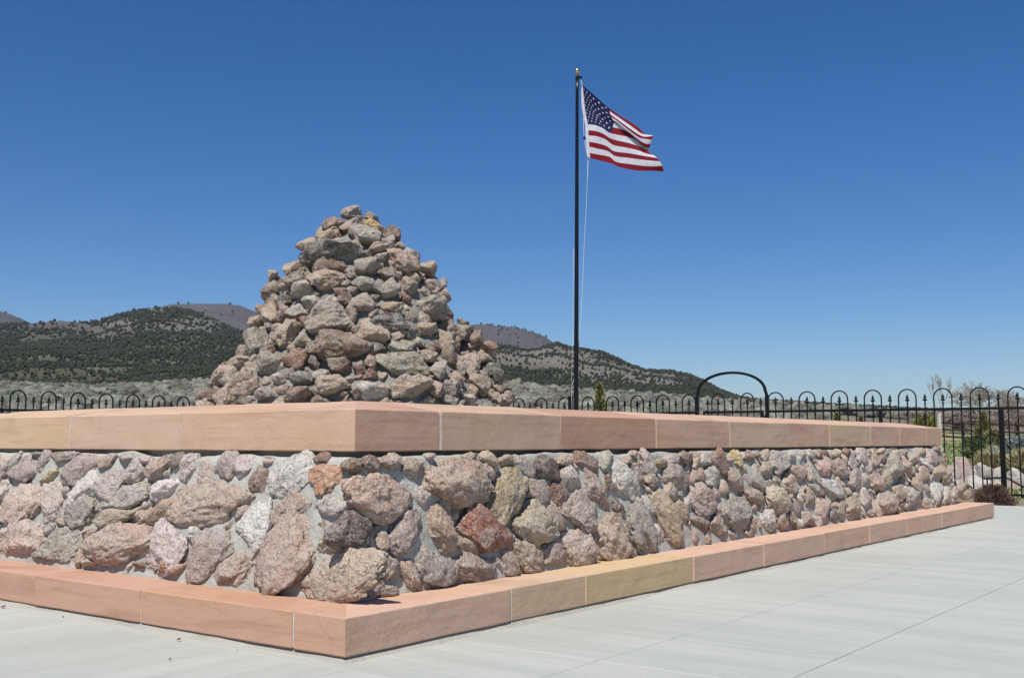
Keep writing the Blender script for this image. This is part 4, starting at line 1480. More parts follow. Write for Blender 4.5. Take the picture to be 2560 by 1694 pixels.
# low trowel ridges left across the outer strip
for k, p_ in enumerate((0.66, 1.31, 2.09, 2.95, 3.9, 4.8, 5.9, 7.1)):
    for (y0, y1) in ((-0.03, -0.79), (-0.81, -1.56)):
        b = len(vs)
        for y in np.linspace(y0, y1, 9):
            o_ = 0.004 * math.sin(y * 9 + k)
            for dx_, z_ in ((-0.011, 0.0004), (0, 0.0032), (0.011, 0.0004)):
                vs.append((*loc2(p_ + dx_ + o_, y), z_))
        for i in range(8):
            for m in (0, 1):
                fs.append([b + 3 * i + m, b + 3 * i + m + 1, b + 3 * i + m + 4, b + 3 * i + m + 3])
pav = link('pavement', mesh_np('pavement', vs, fs, M_CONC, False))
pav.location = CENTRE
pav.rotation_euler = (0, 0, PROT)
tag(pav, 'pale broom-finished concrete paving round the plinth with fine saw-cut joints', 'pavement', None, 'structure')
M_SUB = mat_mortar('paving_bed', (0.12, 0.115, 0.105))
sb = link('paving_bed', mesh_np('paving_bed', [(*loc2(x, y), z) for z in (-0.011, -0.20) for x, y in ((xa, ya), (xb, ya), (xb, yb), (xa, yb))],
                                [[0, 1, 2, 3], [4, 7, 6, 5], [0, 4, 5, 1], [1, 5, 6, 2], [2, 6, 7, 3], [3, 7, 4, 0]], M_SUB, False))
sb.location = CENTRE
sb.rotation_euler = (0, 0, PROT)
tag(sb, 'dark bed under the concrete paving seen in its joints', 'ground', None, 'structure')

# ------------------------------------------------------------------ terrain: one polar sheet out to the far hills
def tanel(u, v):
    r = ray(np.asarray(u, float), np.asarray(v, float)) if False else None
    x = (np.asarray(u, float) - 1280) / F
    z = (847 - np.asarray(v, float)) / F
    y, zz_ = CP - SP * z, SP + CP * z
    return zz_ / np.hypot(x, y)


def u_of_az(az):
    a = np.clip(az, -1.2, 1.2)
    return 1280 + F * np.tan(a) * 1.0


def curve(pts):
    p = np.array(pts, float)
    return lambda u: np.interp(u, p[:, 0], p[:, 1])


SAGE = curve([(-4000, 975), (0, 968), (250, 976), (480, 962), (700, 960), (1000, 958), (1250, 962), (1360, 974), (1470, 986), (1553, 991), (1670, 1000), (1760, 1010), (1900, 1018), (2100, 1030), (2330, 1044), (2600, 1062), (3400, 1072), (7000, 1075)])
NEAR = curve([(-6000, 830), (-1500, 815), (-800, 822), (-300, 806), (0, 812), (49, 811), (140, 803), (216, 808), (259, 797), (324, 778), (383, 768), (432, 770), (486, 781), (540, 803), (600, 832), (700, 856), (800, 866), (900, 858), (1000, 850), (1100, 862), (1180, 870), (1230, 872), (1270, 874), (1309, 883), (1345, 880), (1370, 867), (1395, 859), (1421, 867), (1445, 872), (1480, 880), (1510, 884), (1545, 900), (1580, 915), (1611, 926), (1680, 930), (1720, 938), (1760, 955), (1800, 978), (1850, 996), (1900, 1003), (2000, 1009), (2130, 1017), (2300, 1026), (2600, 1040), (3400, 1052), (7000, 1060)])
FAR = curve([(-6000, 800), (-800, 765), (-200, 772), (0, 796), (25, 802), (60, 818), (200, 830), (380, 802), (440, 793), (508, 789), (560, 786), (605, 788), (640, 797), (700, 812), (800, 828), (900, 836), (1000, 826), (1090, 822), (1180, 829), (1240, 841), (1310, 850), (1350, 862), (1400, 880), (1500, 930), (1700, 1004), (2000, 1020), (2500, 1042), (7000, 1062)])
MID = curve([(-4000, 1052), (0, 1048), (600, 1046), (1250, 1046), (1500, 1050), (1760, 1054), (2000, 1072), (2330, 1116), (2600, 1121), (7000, 1121)])
RS = np.array([19.0, 26.0, 60.0, 600.0, 2000.0, 2600.0, 4800.0, 6200.0, 12000.0])


def terrain_z(x, y, detail=True):
    x = np.atleast_1d(np.asarray(x, float))
    y = np.atleast_1d(np.asarray(y, float))
    r = np.hypot(x, y)
    az = np.arctan2(x, y)
    u = u_of_az(az)
    z0 = np.full_like(r, GZ)
    z1 = GZ + 0.02
    zm = EYE + tanel(u, MID(u)) * 60
    zs_ = EYE + tanel(u, SAGE(u)) * 600
    zn = EYE + tanel(u, NEAR(u)) * 2000
    zf = EYE + tanel(u, FAR(u)) * 4800
    zd = np.minimum(zn * 0.80, zf * 0.55)
    K = np.stack([z0, z0 + 0.02, zm, zs_, zn, zd, zf, zf * 0.8, zf * 0.25], 0)
    out = np.zeros_like(r)
    idx = np.clip(np.searchsorted(RS, r) - 1, 0, len(RS) - 2)
    a = RS[idx]
    b = RS[idx + 1]
    t = np.clip((r - a) / (b - a), 0, 1)
    n = np.arange(len(r))
    za, zb_ = K[idx, n], K[idx + 1, n]
    te = np.where(idx == 3, t ** 1.12, np.where(idx >= 4, t * t * (3 - 2 * t), t))
    # rounded crest
    te = np.where(idx == 3, te + 0.05 * np.sin(np.pi * te) * 0, te)
    out = za + (zb_ - za) * te
    out = np.where(r < 19, GZ, out)
    if detail:
        p = np.column_stack([x, y, np.zeros_like(x)])
        w = np.clip((r - 600) / 500, 0, 1) * np.clip(np.abs(r - 2000) / 600, 0.05, 1) * np.clip(np.abs(r - 4800) / 700, 0.05, 1)
        gull = (np.abs(vnoise(p / 420.0, 71)) - 0.25) * 50 + (np.abs(vnoise(p / 150.0, 72)) - 0.25) * 13
        slope_scale = np.clip(zn / 200.0, 0, 1)
        out = out + gull * w * slope_scale * np.where(r > 3000, 1.8, 1)
        out = out + vnoise(p / 14.0, 75) * 0.25 * np.clip((r - 40) / 100, 0, 1)
    return out


az_f = np.concatenate([np.linspace(-180, -60, 40), np.linspace(-60, -30, 60)[1:], np.linspace(-30, 32, 620)[1:], np.linspace(32, 60, 60)[1:], np.linspace(60, 180, 40)[1:-1]])
rr_ = np.concatenate([[0.5, 6, 12, 16, 19], np.linspace(20, 60, 40)[1:], np.geomspace(60, 600, 60)[1:], np.linspace(600, 2000, 130)[1:], np.linspace(2000, 2600, 14)[1:], np.linspace(2600, 4800, 60)[1:], [5100, 5600, 6200, 8000, 12000]])
A, RR2 = np.meshgrid(np.radians(az_f), rr_, indexing='ij')
X, Y = (RR2 * np.sin(A)).ravel(), (RR2 * np.cos(A)).ravel()
TZ = terrain_z(X, Y)
TV = np.column_stack([X, Y, TZ])
na, nr = A.shape
ii, jj = np.meshgrid(np.arange(na), np.arange(nr - 1), indexing='ij')
FQ = np.stack([ii * nr + jj, ii * nr + jj + 1, ((ii + 1) % na) * nr + jj + 1, ((ii + 1) % na) * nr + jj], -1).reshape(-1, 4)

def near_density(x, y, r, u, full=False):
    z = terrain_z(x, y)
    tv = (z - EYE) / r
    # back to an image height for placing the bare patches
    v = 1103 - tv * F * 0.995
    pn = vnoise(np.column_stack([x / 95, y / 95, 0 * x]), 81) + 0.6 * vnoise(np.column_stack([x / 32, y / 32, 0 * x]), 82)
    d = np.full_like(r, 1.0)

    def patch(cu, cv, su, sv, s):
        return s * np.exp(-((u - cu) / su) ** 2 - ((v - cv) / sv) ** 2)
    bare = patch(475, 826, 95, 26, 0.95) + patch(290, 830, 60, 16, 0.8) + patch(1300, 895, 95, 20, 0.95) + patch(1415, 888, 70, 22, 0.95) + patch(1500, 930, 110, 26, 0.95) + patch(1650, 952, 100, 18, 0.9) + patch(385, 786, 45, 12, 0.6) + patch(120, 905, 60, 10, 0.5) + patch(420, 915, 40, 6, 0.6) + patch(250, 935, 60, 5, 0.5)
    bare += 0.55 * np.clip((u - 1840) / 160, 0, 1)
    d = d * (1 - 0.84 * np.clip(bare * 1.3, 0, 1))
    d = d * np.clip(1.0 + np.where(pn < -0.55, -0.8, 0.0), 0.1, 1)
    brush = patch(110, 832, 130, 30, 1.0) + patch(250, 852, 70, 20, 0.6)
    d = d * (1 - 0.93 * np.clip(brush * 1.2, 0, 1))
    if full:
        return bare, brush
    return np.clip(d, 0.02, 1) * np.clip((r - 580) / 60, 0, 1)



# soil colour by region
TU = u_of_az(np.arctan2(X, Y))
TR = np.hypot(X, Y)
p = TV
c_near = np.array([0.25, 0.215, 0.165])
c_hill = np.array([0.165, 0.153, 0.14])
c_far = np.array([0.088, 0.080, 0.086])
c_wood = np.array([0.075, 0.075, 0.05])
c_brush = np.array([0.11, 0.098, 0.10])
c_grass = np.array([0.20, 0.25, 0.12])
c_dry = np.array([0.38, 0.34, 0.20])
k = np.clip((TR - 500) / 300, 0, 1)[:, None]
tc = c_near * (1 - k) + c_hill * k
bare_, brush_ = near_density(X, Y, TR, TU, True)
kw = (np.clip((TR - 560) / 60, 0, 1) * np.clip(1 - bare_ * 1.25, 0, 1))[:, None]
tc = tc * (1 - kw) + c_wood * kw
kb = np.clip(brush_ * 1.1, 0, 1)[:, None] * np.clip((TR - 900) / 300, 0, 1)[:, None]
tc = tc * (1 - kb) + c_brush * kb
ks = (np.clip((TR - 24) / 10, 0, 1) * np.clip((600 - TR) / 40, 0, 1))[:, None]
tc = tc * (1 - 0.5 * ks) + np.array([0.12, 0.115, 0.09]) * 0.5 * ks
k = np.clip((TR - 2100) / 400, 0, 1)[:, None]
tc = tc * (1 - k) + c_far * k
n1 = vnoise(p / 7.0, 90)
n2 = vnoise(p / 2.6, 91)
g = np.clip((TU - 2080) / 160, 0, 1) * np.clip((TR - 20.5) / 2.0, 0, 1) * np.clip((150 - TR) / 60, 0, 1)
mixg = np.clip(0.5 + n1 * 0.9 + n2 * 0.5, 0, 1)[:, None]
gc = c_grass * mixg + c_dry * (1 - mixg)
tc = tc * (1 - g[:, None]) + gc * g[:, None]
tc = tc * (1 + 0.12 * n2[:, None])


def mat_ground():
    t = NT('ground_soil', 0.97, 0.08)
    c = t.attr('tint').outputs['Color']
    pp = t.pos()
    a = t.noise(pp, 0.35, 6, 0.7)
    c = t.mix(t.ramp(a, 0.3, 0.7), t.mix(1, c, (0.80, 0.80, 0.78), 'MULTIPLY'), t.mix(1, c, (1.18, 1.16, 1.12), 'MULTIPLY'))
    b = t.noise(pp, 6, 5, 0.7)
    c = t.mix(t.ramp(b, 0.3, 0.7), t.mix(1, c, (0.7, 0.7, 0.68), 'MULTIPLY'), t.mix(1, c, (1.22, 1.2, 1.15), 'MULTIPLY'))
    f = t.noise(pp, 0.03, 6, 0.75)
    c = t.mix(t.ramp(f, 0.4, 0.7), c, t.mix(1, c, (0.78, 0.77, 0.80), 'MULTIPLY'))
    return t.done(c, t.bump(b, 0.6, 0.06))


M_GROUND = mat_ground()
ground = link('ground', mesh_np('ground', TV, FQ, M_GROUND, True, tc))
tag(ground, 'open land from the plaza across sagebrush flats up to the hills', 'ground', None, 'structure')

# ------------------------------------------------------------------ vegetation
def blob_batch(name, P, H, W, cols, sub, rough, seed, jit=0.12, flat=0.30, smooth=False, variants=24):
    """many small shrubs in one mesh; every one is a lumpy, leafy-edged mound"""
    v0, f0 = ICO[sub]
    r = np.random.default_rng(seed)
    n = len(P)
    nv = len(v0)
    var = []
    for k in range(variants):
        q = v0 * (1 + rough * fbm(v0 * 1.6 + k * 7.1, seed + k, 2))[:, None]
        q = q + r.normal(0, jit, v0.shape)
        var.append(q)
    var = np.array(var)
    pick = r.integers(0, variants, n)
    a = r.uniform(0, math.tau, n)
    Q = var[pick]
    ca, sa = np.cos(a)[:, None], np.sin(a)[:, None]
    x = Q[:, :, 0] * ca - Q[:, :, 1] * sa
    y = Q[:, :, 0] * sa + Q[:, :, 1] * ca
    z = Q[:, :, 2]
    W = np.asarray(W)[:, None]
    H = np.asarray(H)[:, None]
    V = np.stack([P[:, 0:1] + x * W, P[:, 1:2] + y * W, P[:, 2:3] + (z + 1 - flat) * H * 0.5], -1).reshape(-1, 3)
    Fc = (f0[None] + (np.arange(n) * nv)[:, None, None]).reshape(-1, 3)
    C = np.repeat(cols, nv, 0)
    C = C * (1 + r.normal(0, 0.10, (len(C), 1)))
    return mesh_np(name, V, Fc, M_BLOB, smooth, np.clip(C, 0.005, 0.9))


vr = np.random.default_rng(21)


def polar_points(n, r0, r1, u0, u1, power=1.0):
    u = vr.uniform(u0, u1, n)
    az = np.arctan((u - 1280) / F)
    r = np.sqrt(vr.uniform(0, 1, n) * (r1 ** 2 - r0 ** 2) + r0 ** 2) if power == 1.0 else r0 * (r1 / r0) ** vr.uniform(0, 1, n)
    return r * np.sin(az), r * np.cos(az), r, u


def fence_side(x, y):
    """metres beyond the two fence lines (positive = outside)"""
    q = np.stack([x - FP[0], y - FP[1]], -1)
    nF = np.array([-FD[1], FD[0]])
    d1 = q @ nF
    q2 = np.stack([x - LA[0], y - LA[1]], -1)
    nL_ = np.array([-LD[1], LD[0]])
    d2 = q2 @ nL_
    return np.maximum(d1, d2)


# sagebrush
def sage(n, r0, r1, sub, seed, wmin, wmax, name, label, power=1.0):
    x, y, r, u = polar_points(n, r0, r1, -350, 2700, power)
    d = fence_side(x, y)
    pn = vnoise(np.column_stack([x / 9, y / 9, 0 * x]), 55)
    keep = (d > 1.2) & (pn > -0.45)
    right = np.clip((u - 1900) / 220, 0, 1) * np.clip((330 - r) / 100, 0, 1) * 1.1
    keep &= vr.uniform(0, 1, n) > right * 0.97
    x, y, r, u = x[keep], y[keep], r[keep], u[keep]
    z = terrain_z(x, y)
    w = vr.uniform(wmin, wmax, len(x)) * np.clip(r / 115, 1, 2.6)
    h = w * vr.uniform(1.0, 1.6, len(x))
    base = np.array([0.145, 0.145, 0.12])
    cols = base * vr.uniform(0.5, 1.35, (len(x), 1)) + vr.normal(0, 0.005, (len(x), 3))
    o = link(name, blob_batch(name, np.column_stack([x, y, z]), h, w, cols, sub, 0.55, seed, 0.045, 0.3, True))
    return tag(o, label, 'sagebrush', None, 'stuff')


sage(3600, 27, 62, 3, 301, 0.28, 0.62, 'sagebrush', 'thick grey-green sagebrush growing just beyond the iron fence')
sage(13000, 50, 640, 3, 302, 0.42, 0.80, 'sagebrush', 'distant grey sagebrush flats stretching to the foot of the hills', 2.0)

# juniper woodland on the hills
def woods(n, r0, r1, seed, name, label, keepfun, wmin, wmax, sub=1):
    x, y, r, u = polar_points(n, r0, r1, -350, 2900, 2.0)
    d = keepfun(x, y, r, u)
    keep = vr.uniform(0, 1, n) < d
    x, y, r, u = x[keep], y[keep], r[keep], u[keep]
    z = terrain_z(x, y)
    w = r * vr.uniform(wmin, wmax, len(x))
    h = w * vr.uniform(1.7, 2.5, len(x))
    base = np.array([0.031, 0.036, 0.024])
    cols = base * vr.uniform(0.65, 1.35, (len(x), 1)) + np.abs(vr.normal(0, 0.006, (len(x), 3)))
    o = link(name, blob_batch(name, np.column_stack([x, y, z]), h, w, cols, sub, 0.35, seed, 0.10, 0.25))
    return tag(o, label, 'woodland', None, 'stuff')


woods(125000, 580, 2080, 401, 'juniper_woodland', 'dark green juniper woodland covering the nearer hillsides', near_density, 0.0007, 0.0016)
woods(14000, 2300, 4850, 402, 'juniper_scrub', 'scattered dark scrub on the far purple-grey hills', lambda x, y, r, u: 0.28 + 0.3 * vnoise(np.column_stack([x / 260, y / 260, 0 * x]), 83), 0.0005, 0.0012)


def leaf_plant(name, P, h, w, nleaf, leaf, cols, label, cat, seed, shape='cone', group=None, stems=5, kind=None, lw=0.22):
    """small bush or conifer built of many leaf-sized faces round real stems"""
    r = np.random.default_rng(seed)
    root = tag(empty(name, P), label, cat, group, kind)
    st = MB()
    tips = []
    for k in range(stems):
        a = r.uniform(0, math.tau)
        lean = (0.04 if shape == 'cone' else 0.32) * w
        tip = Vector((lean * math.cos(a) * 1.5, lean * math.sin(a) * 1.5, h * r.uniform(0.75, 0.98)))
        st.tube([(0.02 * math.cos(a), 0.02 * math.sin(a), -0.05), tuple(tip * 0.5), tuple(tip)], [0.018, 0.012, 0.004], 5)
    st.build('stem', M_BARK, root)
    V, Fc, C = [], [], []
    t = r.uniform(0.03, 1, nleaf) ** (1.15 if shape == 'cone' else 0.9)
    a = r.uniform(0, math.tau, nleaf)
    lump = 1 + 0.35 * vnoise(np.column_stack([np.cos(a) * 1.6, np.sin(a) * 1.6, t * 5 + seed]), seed)
    if shape == 'cone':
        rad = w * 0.5 * (1 - t) ** 0.75 * lump * np.minimum(1, t * 6 + 0.5)
    else:
        rad = w * 0.5 * np.sqrt(np.clip(1 - (t * 1.15 - 0.45) ** 2 / 0.52, 0.02, 1)) * lump
    rad = rad * np.sqrt(r.uniform(0.15, 1, nleaf))
    for i in range(nleaf):
        c = np.array([rad[i] * math.cos(a[i]), rad[i] * math.sin(a[i]), t[i] * h])
        d = np.array([math.cos(a[i]) * 0.6, math.sin(a[i]) * 0.6, 1.0]) + r.normal(0, 0.35, 3)
        d /= np.linalg.norm(d)
        s = np.cross(d, r.normal(0, 1, 3))
        s /= np.linalg.norm(s)
        L = leaf * r.uniform(0.6, 1.4)
        b = len(V)
        V += [c - s * L * lw, c + s * L * lw, c + d * L]
        Fc.append([b, b + 1, b + 2])
        col = cols[r.integers(len(cols))] * r.uniform(0.7, 1.25)
        C += [col, col, col]
    link('foliage', mesh_np('foliage', np.array(V), np.array(Fc), M_BLOB, False, np.array(C)), root)
    return root


def ground_pt(u, r, dz=0.0):
    az = math.atan((u - 1280) / F)
    x, y = r * math.sin(az), r * math.cos(az)
    return np.array([x, y, float(terrain_z(x, y)[0]) + dz])


YG = [np.array(c) for c in ((0.27, 0.25, 0.07), (0.20, 0.20, 0.06), (0.34, 0.29, 0.10), (0.12, 0.14, 0.05))]
OG = [np.array(c) for c in ((0.23, 0.21, 0.09), (0.17, 0.17, 0.07), (0.27, 0.23, 0.11))]
DG = [np.array(c) for c in ((0.11, 0.15, 0.07), (0.16, 0.19, 0.09), (0.10, 0.12, 0.06))]
PB = [np.array(c) for c in ((0.22, 0.27, 0.25), (0.28, 0.32, 0.30), (0.18, 0.22, 0.19))]
RB = [np.array(c) for c in ((0.15, 0.095, 0.07), (0.20, 0.13, 0.095), (0.11, 0.075, 0.06))]
DRY = [np.array(c) for c in ((0.40, 0.35, 0.20), (0.46, 0.41, 0.25), (0.33, 0.30, 0.15))]


def height_for(u, r, vtop):
    P = ground_pt(u, r)
    x = (u - 1280) / F
    return P, EYE + tanel(u, vtop) * r - P[2]


P, h = height_for(1499, 27.5, 964)
leaf_plant('young_conifer', P, h, 0.78, 2300, 0.11, YG + OG, 'yellow-green young conifer just right of the flagpole behind the fence', 'shrub', 1)
P, h = height_for(2090, 40, 1036)
leaf_plant('young_conifer', P, h, 0.55, 1300, 0.12, YG, 'small bright yellow-green conifer above the coping, left of two', 'shrub', 2, group=None)
P, h = height_for(2150, 42, 1044)
leaf_plant('young_conifer', P, h, 0.55, 1100, 0.12, OG, 'small olive conifer above the coping, right of two', 'shrub', 3)
P, h = height_for(2308, 38, 1042)
leaf_plant('shrub', P, h, 1.05, 1500, 0.15, YG, 'loose yellow-green shrub showing above the far corner of the coping', 'shrub', 4, 'round')
P, h = height_for(2454, 48, 1036)
leaf_plant('conifer', P, h, 1.0, 3000, 0.16, OG, 'tall olive-green conifer by the rail fence behind the right-hand post', 'tree', 5)
P, h = height_for(2478, 44, 1078)
leaf_plant('dark_shrub', P, h, 0.7, 1200, 0.13, OG, 'dark olive shrub at the right foot of the tall conifer', 'shrub', 6, 'round')
P, h = height_for(2436, 43, 1094)
leaf_plant('dark_shrub', P, h, 1.1, 1400, 0.13, DG, 'low dark green shrub at the left foot of the tall conifer', 'shrub', 7, 'round')
P, h = height_for(2545, 34, 1098)
leaf_plant('pale_shrub', P, h, 1.4, 1800, 0.13, PB, 'pale blue-green shrub beyond the fence at the right edge', 'shrub', 8, 'round')
for k, (u, r, vt, w) in enumerate(((2474, 31, 1146, 0.8), (2556, 29, 1142, 0.8), (2592, 30, 1138, 1.0), (2492, 36, 1130, 1.0))):
    P, h = height_for(u, r, vt)
    lab = ('straw-coloured grass clump just left of the right-hand fence post, above the rocks', 'dry straw-coloured grass clump right of the right-hand fence post', 'dry grass clump beyond the right edge of the photo', 'dry straw grass clump farther back under the conifer')[k]
    leaf_plant('dry_grass_clump', P, h, w, 2600, 0.24, DRY, lab, 'grass clump', 20 + k, 'round', None, 4, None, 0.07)
P = np.array(on_z(2483, 1257, GZ + 0.0))
P = at_depth(2484, 1255, 15.9)
P[2] = GZ
h = EYE + tanel(2484, 1227) * 15.95 - GZ
leaf_plant('brown_bush', P, h, 0.50, 5200, 0.055, RB, 'low dry reddish-brown bush beside the far end of the base course', 'bush', 30, 'round', None, 9, None, 0.10)

# grass blades on the lawn side
gx, gy, gr, gu = polar_points(26000, 20.5, 75, 2140, 2750)
kk = (fence_side(gx, gy) > 0.3)
gx, gy, gr, gu = gx[kk], gy[kk], gr[kk], gu[kk]
gz = terrain_z(gx, gy)
n = len(gx)
gm1 = np.clip(0.55 + vnoise(np.column_stack([gx, gy, gz]) / 3.5, 90) * 1.0 + np.where(gu < 2450, 0.25, -0.05), 0, 1)[:, None]
gcol = (np.array([0.17, 0.24, 0.09]) * gm1 + np.array([0.40, 0.36, 0.20]) * (1 - gm1)) * vr.uniform(0.7, 1.2, (n, 1))
ga = vr.uniform(0, math.tau, n)
gh = vr.uniform(0.06, 0.16, n) * (1.5 - gm1[:, 0])
gwid = vr.uniform(0.05, 0.12, n)
dx, dy = np.cos(ga) * gwid, np.sin(ga) * gwid
bx_, by_ = vr.normal(0, 0.05, n), vr.normal(0, 0.05, n)
V = np.stack([np.column_stack([gx - dx, gy - dy, gz - 0.01]), np.column_stack([gx + dx, gy + dy, gz - 0.01]), np.column_stack([gx + bx_, gy + by_, gz + gh])], 1).reshape(-1, 3)
o = link('grass', mesh_np('grass', V, np.arange(3 * n).reshape(-1, 3), M_BLOB, False, np.repeat(gcol, 3, 0)))
tag(o, 'mixed green and straw-coloured grass beyond the fence on the right', 'grass', None, 'stuff')

# boulders beyond the fence
BO = [(2402, 1172, 22.6, 34, 22, 'k', 'long pinkish boulder beyond the fence beside the plinth corner'),
      (2365, 1190, 22.0, 32, 26, 'l', 'broad pale pink boulder partly hidden by the plinth wall'),
      (2455, 1180, 23.0, 22, 17, 'a', 'rounded pale grey boulder standing above the row beyond the fence'),
      (2427, 1186, 22.8, 22, 12, 'l', 'low pale boulder between the grey boulder and the plinth corner'),
      (2448, 1205, 21.6, 28, 9, 'W', 'flat white slab lying in front of the grey boulder'),
      (2442, 1196, 22.2, 26, 6, 'w', 'thin flat pale slab under the grey boulder'),
      (2478, 1180, 23.4, 14, 11, 'T', 'tan rock behind the fence bars right of the grey boulder'),
      (2496, 1189, 22.4, 17, 20, 'w', 'upright whitish boulder left of the right-hand fence post'),
      (2534, 1188, 22.8, 22, 15, 'W', 'whitish boulder right of the right-hand fence post'),
      (2497, 1216, 21.2, 22, 16, 'T', 'tan boulder low behind the right-hand fence post'),
      (2538, 1214, 21.4, 18, 12, 'k', 'small pink boulder below the white one near the right edge'),
      (2380, 1226, 21.2, 26, 16, 'l', 'pale boulder low behind the plinth end')]
for k, (u, v, dep, hw, hh, colr, lab) in enumerate(BO):
    P = at_depth(u, v, dep)
    sc = dep / F
    vv, ff = stone_verts(4, 900 + k, 10, 0.8, 0.6, 0.62)
    zg = float(terrain_z(P[0], P[1])[0])
    top = P[2] + hh * sc
    H = max((top - zg + 0.05) / 2, hh * sc)
    A = np.diag([hw * sc * 1.08, hw * sc * 0.9, H * 1.08])
    vv = vv @ A.T
    me = mesh_np('boulder', vv, ff, M_ROCK, True, np.tile(np.array([*(PAL[colr] * 0.7), 0.07 * k]), (len(vv), 1)))
    o = link('boulder', me, None, (P[0], P[1], top - H))
    tag(o, lab, 'boulder', 'boulders beyond the fence')

# wooden rail fence far right
wf0 = ground_pt(2290, 62)
wf1 = ground_pt(2700, 50)
d = wf1 - wf0
wl_ = float(np.hypot(d[0], d[1]))
wa = math.atan2(d[1], d[0])
wf = tag(empty('rail_fence', wf0, wa), 'weathered brown wooden post-and-rail fence across the far grass', 'fence')
slope = d[2] / wl_
nposts = 7
for i in range(nposts):
    x = wl_ * i / (nposts - 1)
    MB().box((x, 0, slope * x + 0.55), (0.11, 0.11, 1.5), 0.1 * i, 0.01).build('post', M_WOOD, wf)
for hgt in (0.45, 0.80, 1.15):
    for i in range(nposts - 1):
        x0_, x1_ = wl_ * i / (nposts - 1), wl_ * (i + 1) / (nposts - 1)
        MB().tube([(x0_ - 0.1, 0.05 * (i % 2) - 0.02, slope * x0_ + hgt + 0.02), (x1_ + 0.1, 0.05 * (i % 2) - 0.02, slope * x1_ + hgt)], 0.05, 7).build('rail', M_WOOD, wf)

# light post by the corner
P, h = height_for(2345, 33, 1031)
lp = tag(empty('white_post', P), 'slim off-white post standing behind the fence above the far coping corner', 'post')
MB().box((0, 0, h / 2 - 0.1), (0.085, 0.085, h + 0.2), 0.2, 0.006).build('post', mat_plain('cream_paint', (0.55, 0.50, 0.42), 0.7), lp)
MB().box((0, 0, h + 0.012), (0.10, 0.10, 0.02), 0.2, 0.004).build('cap', mat_plain('cream_cap', (0.50, 0.46, 0.40), 0.7), lp)


# bare trees
def bare_tree(name, P, h, w, label, seed, depth=6, spread=0.42, col=(0.30, 0.255, 0.22), upright=0.5, trunk=0.05, cat='tree', ntw=3):
    r = np.random.default_rng(seed)
    root = tag(empty(name, P), label, cat)
    tm, bm_ = MB(), MB()
    V, Fc = [], []
    th = h * 0.22

    def twig(p, q, r0, r1):
        p, q = np.array(p), np.array(q)
        d_ = q - p
        a1 = np.cross(d_, (0.3, 0.5, 0.8))
        a1 /= np.linalg.norm(a1) + 1e-9
        a2 = np.cross(d_, a1)
        a2 /= np.linalg.norm(a2) + 1e-9
        b = len(V)
        for (c, rr) in ((p, r0), (q, r1)):
            for k in range(3):
                an = k * math.tau / 3
                V.append(c + (a1 * math.cos(an) + a2 * math.sin(an)) * rr)
        for k in range(3):
            m = (k + 1) % 3
            Fc.append([b + k, b + m, b + 3 + m, b + 3 + k])

    def grow(p, d_, L, rad, lev):
        nseg = 2
        q = p.copy()
        for s in range(nseg):
            d_ = d_ + r.normal(0, 0.13, 3)
            d_[2] += 0.06 * upright
            d_ /= np.linalg.norm(d_)
            q2 = q + d_ * L / nseg
            twig(q, q2, rad * (1 - 0.2 * s), rad * (0.8 - 0.2 * s))
            q = q2
        if lev == 0:
            return
        for k in range(ntw if lev > 1 else ntw + 2):
            nd = d_ + r.normal(0, spread, 3) * np.array([w / h * 1.6, w / h * 1.6, 0.8])
            nd[2] += 0.15 * upright
            nd /= np.linalg.norm(nd)
            grow(q if k < 2 else q - d_ * L * r.uniform(0.1, 0.6), nd, L * r.uniform(0.62, 0.86), max(rad * 0.62, 0.017), lev - 1)
    tm.tube([(0, 0, -0.2), (0.03, 0, th * 0.5), (0, 0.02, th)], [h * trunk * 0.6, h * trunk * 0.45, h * trunk * 0.36], 8)
    m_ = mat_plain('bare_bark', col, 0.95, 0, 0.1, 0.2, 5) if not hasattr(bare_tree, 'c%s' % str(col)) else getattr(bare_tree, 'c%s' % str(col))
    setattr(bare_tree, 'c%s' % str(col), m_)
    tm.build('trunk', m_, root)
    for k in range(4):
        a = k * math.tau / 4 + r.uniform(0, 0.8)
        d_ = np.array([math.cos(a) * spread * w / h * 1.7, math.sin(a) * spread * w / h * 1.7, 1.0])
        d_ /= np.linalg.norm(d_)
        grow(np.array([0, 0, th * 0.95]), d_, h * 0.24, h * trunk * 0.26, depth - 1)
    V = np.array(V)
    V[:, 2] *= h / V[:, 2].max()
    hw_ = np.percentile(np.abs(V[:, :2]), 97)
    V[:, :2] *= np.where(V[:, 2:] > th, (w / 2) / hw_, 1)
    link('crown', mesh_np('crown', V, np.array(Fc), m_, True), root)
    return root


def tree_at(u, r, vtop, w, label, seed, **kw):
    P, h = height_for(u, r, vtop)
    return bare_tree('bare_tree', P, h, w, label, seed, **kw)


